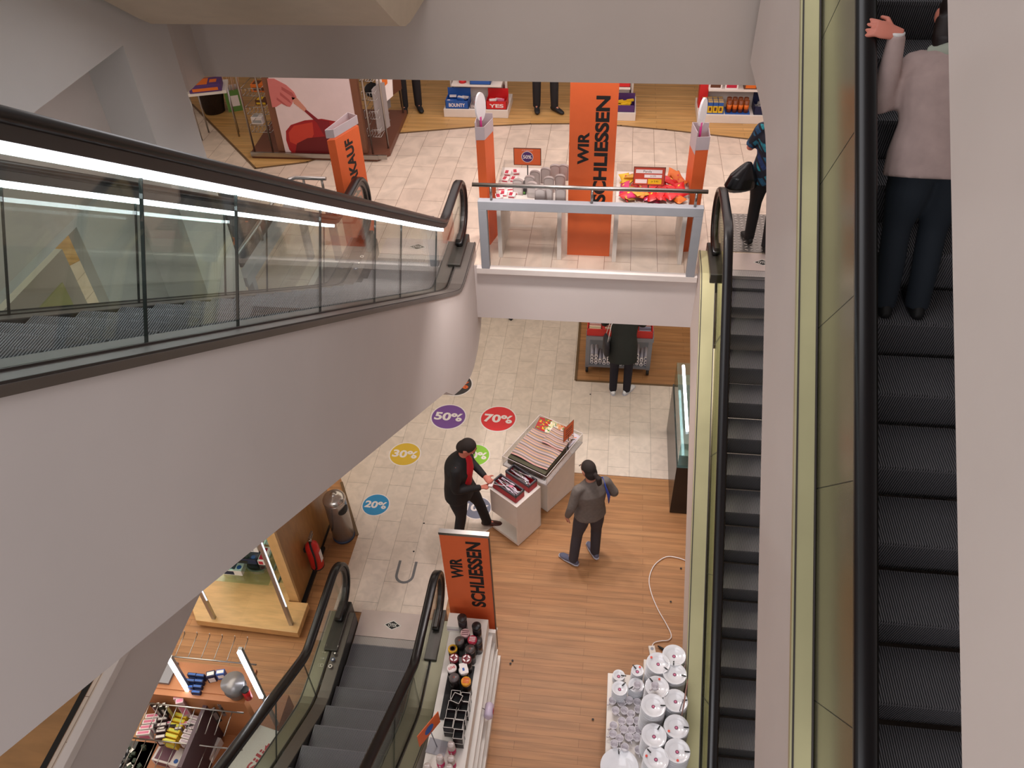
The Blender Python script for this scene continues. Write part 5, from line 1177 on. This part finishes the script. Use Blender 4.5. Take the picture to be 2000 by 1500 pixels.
t = thing('steel_pot', 'stack of grey steel pots at the right lamp post of the rack', 'pot', (*at(*z5(1370, 700), z=1.0).xy, 1.031)); MB().lathe((0, 0, 0), [(.08, 0), (.1, .1), (.105, .1), (.09, .12), (.11, .2)], mat('pot_grey', (150, 146, 148), .35, metal=.5), n=24).build('pots', t)
t = thing('drink_can', 'red can with a dark lid beside the right lamp post', 'can', (*at(*z5(1430, 640), z=1.2).xy, 1.031), 0); MB().cyl((0, 0, 0), (.0, 0, .14), .035, m_=REDP, n=20).build('body', t); MB().cyl((0, 0, .14), (0, 0, .16), .036, m_=BLACKM, n=20).build('lid', t)
p = at(*z5(615, 1350), z=.42); small_box('white box with pictured knife block on the rack plinth', p.x, p.y, .301, .3, .17, .11, WHP, mat('print_plum', (120, 80, 96), .5), R(-8))
p = at(*z5(985, 1300), z=.42); small_box('tall white box with a grey drawing on the rack plinth, right', p.x, p.y, .301, .2, .3, .11, WHP, mat('print_lilac', (190, 170, 180)), R(-10))
for i in range(9):
    hp('small grey-white blister pack on the short hooks of the rack', 'hanging_pack', 'blister pack', 400+i*62, 1010+(i%3)*28, .72, (.07, .025, .11), (WHP, mat('dark_plum', (70, 44, 50)), mat('tool_grey', (110, 92, 90)))[i % 3], (PINKP, BLACKM, WHP)[i % 3], R(8+4*(i % 4)), 1, grp='small blister packs on the short hooks of the rack')
for i in range(6):
    hp('dark long tool hanging from the upper left hooks of the rack', 'kitchen_tool', 'utensil', 420+i*34, 800+(i%2)*30, .95, (.03, .02, .2), (BLACKM, mat('dark_plum', (70, 44, 50)), STEEL)[i % 3], STEEL, R(20), 1, grp='long tools on the upper left hooks of the rack')
# large white branded box behind the lower escalator glass
p = at(495, 1480, z=.5)
t = thing('large_box', 'large white box with red lettering behind the lower escalator glass', 'box', (p.x, p.y, 0), R(-12)); MB().bx(-.2, .2, -.3, .3, 0, .5, WHITE).build('box', t, bevel=.005)
text('Silit', .11, mat('love_red', (190, 40, 50)), t, Matrix.Translation((.06, .02, .5015))@Matrix.Rotation(R(80), 4, 'Z'), width=.3, bold=.02)
t = thing('steel_basket', 'pile of small glittering green-grey goods at the lower left corner', 'goods', (*at(250, 1490, z=.4).xy, .0)); 
b = MB()
for i in range(30): b.box((random.uniform(-.12, .12), random.uniform(-.2, .2), .32+random.uniform(0, .08)), (.04, .03, .03), random.choice([GREYM, mat('dark_green', (40, 56, 40)), STEEL]), rz=random.uniform(0, 3))
b.build('goods', t)['kind'] = 'stuff'; MB().bx(-.15, .15, -.25, .25, 0, .3, mat('case_black', (34, 28, 28))).build('bin', t)
# paper scrap
p = at(535, 1232, z=0)
t = MB().box((p.x, p.y, .004), (.08, .02, .004), WHP, rz=.2).box((p.x-.03, p.y-.03, .004), (.06, .02, .004), mat('pack_lilac', (216, 200, 222)), rz=.1).build('paper_scrap'); tag(t, 'small crumpled paper strip on the wood floor before the pale display', 'litter')
# ------------------------------------------------------------------ people
SKIN = mat('skin', (196, 132, 108), .55); SKINR = mat('skin_rosy', (206, 124, 104), .55)
HAIRD = mat('hair_dark', (40, 30, 26), .85); HAIRG = mat('hair_grey', (96, 88, 88), .6)
def remesh(mb, name, m_, parent, voxel=.012, smooth=2):
    ob = mb.build(name, None); md = ob.modifiers.new('r', 'REMESH'); md.mode = 'VOXEL'; md.voxel_size = voxel; md.use_smooth_shade = True
    s_ = ob.modifiers.new('s', 'SMOOTH'); s_.iterations = smooth; s_.factor = .5
    dg = bpy.context.evaluated_depsgraph_get(); dg.update()
    me = bpy.data.meshes.new_from_object(ob.evaluated_get(dg)); me.name = name
    bpy.data.objects.remove(ob); me.materials.clear(); me.materials.append(m_)
    for p in me.polygons: p.material_index = 0; p.use_smooth = True
    o = bpy.data.objects.new(name, me); C.objects.link(o); o.parent = parent; return o
V = Vector
def interp(P, Rr, n=3):
    """smooth a limb chain"""
    P = [V(p) for p in P]; out, rr = [], []
    for i in range(len(P)-1):
        p0, p1, p2, p3 = P[max(i-1, 0)], P[i], P[i+1], P[min(i+2, len(P)-1)]
        for k in range(n):
            u = k/n; out.append(.5*((2*p1)+(p2-p0)*u+(2*p0-5*p1+4*p2-p3)*u*u+(3*p1-p0-3*p2+p3)*u**3))
            a, b = Rr[i], Rr[i+1]; rr.append((a[0]+(b[0]-a[0])*u, a[1]+(b[1]-a[1])*u))
    out.append(P[-1]); rr.append(Rr[-1]); return out, rr
def hand(mb, wrist, dirn, palm, side, curl=.4, s=1.0, spread=.0):
    """wrist point, finger direction, palm normal, side=+1 thumb toward cross direction"""
    d = V(dirn).normalized(); n = V(palm); n = (n-d*n.dot(d)).normalized(); c = d.cross(n)*side
    w = V(wrist); pal = w+d*.09*s
    mb.loft([w-d*.02*s, w+d*.02*s, w+d*.06*s, pal], [(.024*s, .019*s), (.034*s, .016*s), (.042*s, .015*s), (.04*s, .012*s)], right=c, n=12)
    for i, (o, L) in enumerate(((.03, .072), (.0105, .08), (-.0105, .075), (-.03, .058))):
        b = pal+c*o*s-d*.008; a1, a2 = curl*.6, curl*1.5; d0 = d; d = (d+c*o*spread/.03).normalized()
        p1 = b+(d*math.cos(a1)+n*math.sin(a1))*L*.45*s; p2 = p1+(d*math.cos(a2)+n*math.sin(a2))*L*.32*s; p3 = p2+(d*math.cos(a2+curl*.6)+n*math.sin(a2+curl*.6))*L*.25*s
        mb.loft([b, p1, p2, p3], [.0095*s, .009*s, .008*s, .0065*s], right=c, n=8)
        d = d0
    b = w+d*.03*s+c*.03*s; p1 = b+(d*.55+c*.75+n*.2).normalized()*.04*s; p2 = p1+(d*.85+c*.3+n*.35).normalized()*.03*s
    mb.loft([b-c*.01, p1, p2], [.013*s, .011*s, .008*s], right=n, n=8)

def person(label, loc, rz, H=1.72, J=None, top=None, trousers=None, hair=HAIRD, skin=SKIN, shoe=None, lean=0.0, head_dir=(0, 1, 0), head_off=(0, 0, 0), hands=None, sleeve='long',
           coat_len=.86, build=1.0, bald=False, ponytail=False, voxel=.012, bvox=.008, hair_back=0, group=None, sole=None, torso_pts=None, flare=0, name='person'):
    t = thing(name, label, 'person', loc, rz, group)
    k = H/1.72
    D = dict(hipL=(-.09, 0, .92), kneeL=(-.10, .02, .5), ankL=(-.10, 0, .085), hipR=(.09, 0, .92), kneeR=(.10, .02, .5), ankR=(.10, 0, .085),
             toeL=(-.12, .17, .03), toeR=(.12, .17, .03), pelvis=(0, 0, .93), waist=(0, 0, 1.08), chest=(0, .01, 1.28), neck=(0, 0, 1.46), head=(0, .02, 1.61),
             shL=(-.185, 0, 1.4), elL=(-.24, -.03, 1.12), wrL=(-.24, .05, .87), shR=(.185, 0, 1.4), elR=(.24, -.03, 1.12), wrR=(.24, .05, .87))
    D.update(J or {}); D = {a: V(b)*k for a, b in D.items()}
    B = build
    tr = [D['pelvis']-V((0, 0, .06)), D['pelvis'], D['waist'], D['chest'], D['neck']-V((0, 0, .06))*k, D['neck'], D['neck']+(D['head']-D['neck'])*.35]
    hd = V(head_dir).normalized(); rt = hd.cross(V((0, 0, 1))).normalized(); upv = rt.cross(hd)
    # --- body
    b = MB()
    b.loft(tr, [(.12*B, .085), (.15*B, .1), (.13*B, .09*B), (.155*B, .1*B), (.11, .07), (.06, .055), (.05, .052)], right=(1, 0, 0), n=20)
    for s in 'LR':
        P, Rr = interp([D['hip'+s], D['knee'+s], D['ank'+s]], [(.075*B, .075*B), (.05, .05), (.036, .036)]); b.loft(P, Rr, n=12)
        b.loft([D['ank'+s]-V((0, 0, .01)), D['ank'+s]*.6+D['toe'+s]*.4-V((0, 0, .008)), D['ank'+s]*.35+D['toe'+s]*.65-V((0, 0, .008))], [(.03, .03), (.026, .02), (.02, .012)], n=10)
        P, Rr = interp([D['sh'+s]+V((-.04 if s == 'R' else .04, 0, 0)), D['sh'+s], D['el'+s], D['wr'+s]], [(.05, .05), (.045, .045), (.034, .034), (.024, .024)]); b.loft(P, Rr, n=12)
        hp_ = (hands or {}).get(s)
        if hp_: hand(b, D['wr'+s], hp_[0], hp_[1], hp_[2], hp_[3] if len(hp_) > 3 else .4, k*(hp_[4] if len(hp_) > 4 else 1), hp_[5] if len(hp_) > 5 else .06)
        else: dd = (D['wr'+s]-D['el'+s]).normalized(); hand(b, D['wr'+s], dd, V((1 if s == 'L' else -1, 0, 0)), 1 if s == 'L' else -1, .35, k)
    hc = D['head']; hr = (.074*k, .092*k, .112*k)
    MH = Matrix((rt, hd, upv)).transposed().to_4x4(); MH.translation = hc
    b.sphere((0, 0, .02), (hr[0], hr[1], hr[2]*.86), None, 20, M=MH); b.sphere((0, .022, -.05), (hr[0]*.78, hr[1]*.78, hr[2]*.6), None, 16, M=MH)
    b.loft([(0, .09, .02), (0, .106, -.012), (0, .1, -.028)], [(.008, .008), (.014, .012), (.01, .008)], right=(1, 0, 0), n=8, M=MH)
    b.sphere((0, .082, -.058), (.024, .014, .009), None, 10, M=MH)
    for sx in (-1, 1): b.sphere((sx*.077*k, .0, .0), (.012, .022, .033), None, 10, M=MH)
    b.loft([hc-upv*.05, D['neck']], [.05*k, .054*k], n=14)
    remesh(b, 'body', skin, t, bvox, 2)
    e = MB()
    for sx in (-1, 1): e.sphere((sx*.03, .083, .02), (.011, .008, .007), mat('eye_white', (226, 220, 214), .3), 10, M=MH); e.sphere((sx*.03, .090, .02), (.0055, .003, .0055), INK, 8, M=MH)
    e.build('eyes', t)
    bb = MB()
    for sx in (-1, 1): bb.box((sx*.03, .09, .042), (.034, .008, .007), hair, M=MH)
    bb.build('eyebrows', t)
    # --- hair
    h = MB()
    if bald: h.sphere((0, -.012, .012), (hr[0]*1.06, hr[1]*1.02, hr[2]*.80), hair, 24, M=MH)
    else:
        h.sphere((0, -.014, .03), (hr[0]*1.09, hr[1]*1.02, hr[2]*.88), hair, 24, M=MH); h.sphere((0, -.035, -.03), (hr[0]*1.04, hr[1]*.8, hr[2]*.85), hair, 20, M=MH)
        if hair_back: h.loft([(0, -.05, .0), (0, -.085, -.08), (0, -.08, -.16)], [(.08, .05), (.085, .045), (.06, .03)], right=(1, 0, 0), n=16, M=MH)
    remesh(h, 'hair', hair, t, .01, 3)
    if ponytail:
        h = MB().sphere((0, -.105, -.03), (.03, .03, .03), hair, 12, M=MH); h.loft([(0, -.1, -.03), (.01, -.14, -.07), (.012, -.13, -.14), (.01, -.11, -.18)], [.024, .036, .032, .012], n=12, M=MH); remesh(h, 'ponytail', hair, t, .01, 2)
    # --- trousers
    if trousers:
        b = MB()
        b.loft([D['pelvis']-V((0, 0, .1))*k, D['pelvis']-V((0, 0, .03)), D['pelvis']+(D['waist']-D['pelvis'])*.6], [(.15*B, .11), (.17*B, .122*B), (.145*B, .1*B)], right=(1, 0, 0), n=22)
        for s in 'LR':
            P, Rr = interp([D['hip'+s]+V((0, 0, .02)), D['hip'+s]*.5+D['knee'+s]*.5, D['knee'+s], D['knee'+s]*.45+D['ank'+s]*.55, D['ank'+s]+V((0, 0, -.035))], [(.095*B, .1*B), (.085*B, .088*B), (.066, .068), (.062+flare, .064+flare), (.055+flare, .062+flare)])
            b.loft(P, Rr, right=(1, 0, 0), n=18)
        remesh(b, 'trousers', trousers, t, voxel, 3)
    # --- top
    if top:
        b = MB(); pl = D['pelvis']; 
        low = pl+(pl-D['waist']).normalized()*(.93-coat_len)*k
        b.loft([low, pl, D['waist'], D['chest'], D['neck']-(D['neck']-D['chest']).normalized()*.075*k, D['neck']-(D['neck']-D['chest']).normalized()*.02*k, D['neck']+(D['head']-D['neck'])*.12], [(.185*B, .14*B), (.18*B, .135*B), (.158*B, .12*B), (.185*B, .132*B), (.172, .105), (.1, .082), (.068, .068)], right=(1, 0, 0), n=24)
        for s in 'LR':
            sg = -1 if s == 'L' else 1
            end = D['wr'+s] if sleeve == 'long' else D['el'+s]*.9+D['sh'+s]*.1
            pts = [D['sh'+s]-V((sg*.07, 0, -.005)), D['sh'+s], D['sh'+s]*.5+D['el'+s]*.5, D['el'+s], D['el'+s]*.45+D['wr'+s]*.55, D['wr'+s]] if sleeve == 'long' else [D['sh'+s]-V((sg*.07, 0, -.005)), D['sh'+s], D['sh'+s]*.5+D['el'+s]*.5, end]
            rr = [(.05, .055), (.06, .064), (.058, .06), (.052, .054), (.046, .047), (.036, .036)][:len(pts)]
            if sleeve != 'long': rr[-1] = (.06, .06)
            P, Rr = interp(pts, rr); b.loft(P, Rr, n=16)
        remesh(b, 'jacket' if sleeve == 'long' else 'blouse', top, t, voxel, 3)
    # --- shoes
    for s in 'LR':
        a, q = D['ank'+s], D['toe'+s]; f = (V((q.x, q.y, 0))-V((a.x, a.y, 0))); L_ = f.length; f.normalize(); r_ = V((-f.y, f.x, 0)).normalized(); z0 = min(q.z, a.z-.055)-.03
        zc = z0+.032
        b = MB(); c0 = V((a.x, a.y, 0))
        dz = (q.z-.03-z0)
        b.loft([c0-f*.075+V((0, 0, zc+.005)), c0-f*.05+V((0, 0, zc+.012)), c0+f*.02+V((0, 0, zc+.016)), c0+f*.1+V((0, 0, zc+.004)), c0+f*.165+V((0, 0, zc-.006)), c0+f*.195+V((0, 0, zc-.012))], [(.02, .02), (.034, .042), (.038, .046), (.044, .034), (.04, .025), (.018, .014)], right=r_, n=16)
        b.loft([a+V((0, 0, .02)), c0+V((0, 0, zc))], [(.042, .045), (.038, .045)], n=12)
        sh = remesh(b, 'shoe', shoe or BLACKM, t, .009, 2)
        if sole:
            MB().loft([c0-f*.08+V((0, 0, z0+.012)), c0-f*.05+V((0, 0, z0+.012)), c0+f*.1+V((0, 0, z0+.012)), c0+f*.19+V((0, 0, z0+.012)), c0+f*.205+V((0, 0, z0+.014))], [(.02, .012), (.038, .012), (.046, .012), (.034, .012), (.012, .01)], right=r_, m_=sole, n=14).build('sole', sh)
    return t, D, MH

# man in the red shirt, facing right, looking down at a packet in his hands
JB = mat('jacket_black', (26, 24, 26), .75); TB = mat('trouser_black', (28, 26, 30), .8); REDS = mat('shirt_red', (204, 26, 40), .65)
t, D, MH = person('man in black jacket and red shirt looking down at the packet in his hands', (-1.55, 6.17, 0), R(-100), 1.76,
    J=dict(pelvis=(0, -.03, .93), waist=(0, -.03, 1.08), chest=(0, 0, 1.28), neck=(0, .06, 1.46), head=(0, .12, 1.6), shL=(-.18, .03, 1.38), elL=(-.23, .05, 1.12), wrL=(-.08, .27, 1.08), shR=(.18, .03, 1.38), elR=(.22, .03, 1.1), wrR=(.05, .26, 1.03),
           hipL=(-.09, -.03, .92), kneeL=(-.17, .12, .5), ankL=(-.22, .2, .085), toeL=(-.26, .37, .035), hipR=(.09, -.03, .92), kneeR=(.1, 0, .5), ankR=(.12, -.06, .085), toeR=(.18, .1, .03)),
    top=JB, trousers=TB, hair=HAIRD, skin=SKINR, shoe=mat('shoe_brown', (70, 34, 28), .35), head_dir=(0, .72, -.7), coat_len=.8, build=1.24,
    hands=dict(L=((.5, .8, -.1), (.2, -.1, .95), -1, .7), R=((-.5, .8, 0), (-.2, -.1, .95), 1, .7)))
b = MB(); b.loft([D['pelvis']+V((0.02, .115, .1)), D['waist']+V((0.02, .115, 0)), D['chest']+V((0.02, .125, 0)), D['neck']+V((0, .06, -.07)), D['neck']+V((0, .035, -.0))], [(.095, .06), (.1, .06), (.09, .055), (.06, .045), (.05, .04)], right=(1, 0, 0), n=18); remesh(b, 'shirt', REDS, t, .01, 2)
p = t.matrix_world
wm = Matrix.Translation(t.location)@Matrix.Rotation(R(-100), 4, 'Z')
hp_ = wm@V((0, .38, 1.09)); o = thing('packet', 'small white packet held by the man in the red shirt', 'packet', hp_, R(-100))
MB().box((0, 0, 0), (.09, .05, .03), WHP).build('body', o, bevel=.004); MB().loft([(0, .02, .01), (.02, .14, .04), (.03, .24, .07)], [.004, .003, .002], m_=WHP, n=6).build('tag_string', o); MB().box((.03, .25, .075), (.03, .05, .003), PINKP).build('tag', o)

# woman in the grey jacket walking away
JG = mat('jacket_grey', (112, 102, 96), .85, noise=.15, nscale=30)
t, D, MH = person('woman in grey jacket with dark ponytail and blue bag strap, seen from behind', (-.02, 5.98, 0), R(28), 1.66,
    J=dict(hipL=(-.085, 0, .92), kneeL=(-.13, .05, .5), ankL=(-.2, .0, .085), toeL=(-.3, .16, .03), hipR=(.085, 0, .92), kneeR=(.12, .04, .5), ankR=(.1, -.0, .09), toeR=(.1, .18, .04), shL=(-.175, 0, 1.38), elL=(-.26, -.03, 1.13), wrL=(-.27, .05, .9), shR=(.175, .0, 1.38), elR=(.29, -.03, 1.16), wrR=(.22, .2, 1.08),
           head=(-.02, .06, 1.6), neck=(0, .02, 1.44)), top=JG, trousers=mat('trouser_slate', (62, 58, 64), .85), shoe=mat('shoe_slate', (96, 98, 120), .6), head_dir=(-.3, .9, -.3), ponytail=True, coat_len=.88, build=1.05, sole=mat('sole_white', (190, 190, 200), .5))
MB().loft([V((.05, .12, 1.2))*.965, V((.12, .08, 1.38))*.965, V((.14, 0, 1.45))*.965, V((.14, -.085, 1.38))*.965, V((.17, -.12, 1.25))*.965, V((.19, -.1, 1.1))*.965], [(.018, .004)]*6, right=(0, 0, 1), m_=mat('strap_blue', (50, 76, 170), .5), n=8).build('bag_strap', t)

# person in the dark coat at the trolley
t, D, MH = person('person in long dark coat and white trainers bending over the red trolley trays', (.31, 9.0, 0), R(2), 1.74,
    J=dict(pelvis=(0, -.02, .93), waist=(0, .03, 1.08), chest=(0, .1, 1.26), neck=(0, .2, 1.42), head=(0, .27, 1.53), shL=(-.19, .12, 1.37), elL=(-.27, .22, 1.12), wrL=(-.22, .42, .98), shR=(.19, .12, 1.37), elR=(.27, .22, 1.12), wrR=(.2, .42, .98), toeR=(.2, .13, .03)),
    top=mat('coat_dark', (34, 36, 32), .85), trousers=mat('trouser_navy', (28, 24, 36), .85), shoe=WHITEG, sole=mat('sole_white', (190, 190, 200)), head_dir=(0, .75, -.65), coat_len=.68, build=1.12)
o = thing('shoulder_bag', 'black shoulder bag hanging at the left side of the dark-coated person', 'bag', (.07, 8.93, .82), R(8))
b = MB(); b.loft([(0, 0, 0), (0, 0, .05), (0, 0, .22), (0, 0, .27)], [(.03, .1), (.045, .14), (.04, .13), (.02, .11)], right=(1, 0, 0), m_=mat('bag_black', (38, 34, 40), .6), n=16, sq=.6); b.build('body', o)
MB().loft([(0, -.1, .25), (.05, -.02, .5), (.12, .05, .66), (.06, .1, .5), (0, .1, .25)], [(.012, .004)]*5, m_=WHP, right=(0, 1, 0), n=8).build('strap', o)

# lady with patterned blouse at the escalator head
bm_ = tile_mat('blouse_print', (30, 150, 160), (36, 44, 96), (24, 24, 40), w=.07, h=.055, rot=False, rough=.8, veins=1, jw=.012, nmix=1.5, nsc=22)
nt = bm_.node_tree
for n_ in nt.nodes:
    if n_.type == 'TEX_BRICK': n_.inputs['Color1'].default_value = hexc(40, 160, 170)+(1,); n_.inputs['Color2'].default_value = hexc(30, 40, 100)+(1,); n_.offset = .3
for n_ in list(nt.nodes):
    if n_.type == 'MAPPING' and n_.inputs['Rotation'].default_value[2] == 0 and not n_.name.endswith('.001'):
        n_.inputs['Rotation'].default_value = (.7, .5, .6)
t, D, MH = person('woman in blue-green patterned blouse standing on the studded plate by the escalator', (1.68, 8.12, F2+.02), R(-8), 1.66,
    J=dict(ankL=(-.1, -.0, .07), toeL=(-.16, .15, .03), kneeL=(-.1, .02, .5), ankR=(.1, -.16, .07), toeR=(.1, .02, .03), elL=(-.27, .02, 1.14), wrL=(-.2, .22, 1.1), shL=(-.18, 0, 1.38)), top=bm_, trousers=TB, hair=HAIRG, skin=SKINR, shoe=BLACKM, head_dir=(0, .95, -.25), sleeve='short', coat_len=.78, build=1.12, hands=dict(L=((.3, .9, .1), (0, 0, -1), -1, 1.0)))
o = thing('plastic_bag', 'black plastic bag hanging from the arm of the woman in the patterned blouse', 'bag', (1.42, 8.02, 3.92), R(10))
b = MB(); b.loft([(0, 0, .32), (-.01, 0, .26), (-.03, 0, .16), (-.05, 0, .05), (-.05, 0, 0)], [(.03, .02), (.08, .06), (.16, .1), (.19, .11), (.14, .06)], right=(1, .2, 0), m_=mat('bag_glossy', (18, 18, 22), .25), n=20)
remesh(b, 'body', mat('bag_glossy', (18, 18, 22)), o, .012, 1)

# two shoppers whose legs show below the bulkhead, and one whose foot shows below the slab
person('person in dark trousers standing beside the pan display, only lower legs visible', (-3.02, 11.5, F2+.007), R(200), 1.78, top=JB, trousers=TB, shoe=BLACKM, coat_len=.75)
person('person in dark trousers walking in the aisle between the sweets shelves', (-1.05, 11.62, F2+.007), R(195), 1.78, J=dict(ankL=(-.14, .1, .085), toeL=(-.24, .26, .03), kneeL=(-.13, .1, .5), ankR=(.1, .0, .085), toeR=(.12, .18, .03)), top=JB, trousers=TB, shoe=BLACKM, coat_len=.75)
p = at(1003, 628, z=0.05)
person('person whose dark shoe tips just show beneath the slab edge, left of the trolley', (p.x, p.y+.3, 0), R(200), 1.74, top=JB, trousers=TB, shoe=BLACKM)

# woman on the dark escalator
PK = mat('jacket_blush', (186, 162, 156), .85, noise=.12, nscale=14)
zf = zn_step = 5.46
t, D, MH = person('person in light jacket and dark jeans holding the handrail of the dark escalator', (1.50, 3.50, 5.70), 0, 1.42,
    J=dict(pelvis=(-.02, .2, .92), waist=(-.02, .26, 1.06), chest=(-.01, .38, 1.24), neck=(-.02, .50, 1.40), head=(-.04, .56, 1.53), hipL=(-.11, .2, .9), kneeL=(-.14, .12, .5), ankL=(-.13, -.04, .085), toeL=(-.13, .13, .03), hipR=(.08, .2, .9), kneeR=(.06, .12, .5), ankR=(.06, -.04, .085), toeR=(.07, .13, .03),
           shL=(-.2, .45, 1.31), elL=(-.34, .35, 1.12), wrL=(-.36, .37, 1.50), shR=(.2, .46, 1.31), elR=(.28, .4, 1.05), wrR=(.25, .5, .95)), top=PK, trousers=mat('jeans_dark', (30, 38, 48), .85), hair=mat('hair_darkbrown', (30, 16, 14), .5), shoe=BLACKM, head_dir=(.1, .9, -.2), hair_back=1, coat_len=.80, build=1.22, skin=SKINR, voxel=.01,
    bvox=.005, hands=dict(L=((-.95, .2, .18), (-.15, .62, -.78), -1, .5, 1.3, .22)))
hq = MB(); hq.loft([D['neck']+V((.12, -.03, -.02)), D['neck']+V((.06, -.09, .0)), D['neck']+V((-.04, -.09, 0)), D['neck']+V((-.1, -.03, -.02))], [(.04, .03), (.05, .04), (.05, .04), (.03, .03)], n=12); remesh(hq, 'hood', mat('hood_grey', (178, 184, 168), .85), t, .01, 2)
bk = V((0, -.9, .42)); MB().loft([D['neck']+V((-.04, .02, .05)), D['neck'].lerp(D['chest'], .35)+bk*.125+V((-.015, 0, 0)), D['neck'].lerp(D['chest'], .8)+bk*.165+V((.02, 0, 0)), D['chest'].lerp(D['waist'], .5)+bk*.168+V((.06, 0, 0)), D['waist']+bk*.165+V((.11, 0, 0)), D['pelvis']+bk*.17+V((.15, 0, 0))], [(.016, .006)]*6, right=(1, 0, 0), m_=BLACKM, n=8).build('bag_strap', t)
MB().lathe(D['wrL'], [(.026, -.008), (.032, -.006), (.032, .006), (.026, .008)], mat('watch_white', (226, 220, 216), .3), n=16).build('wrist_watch', t)
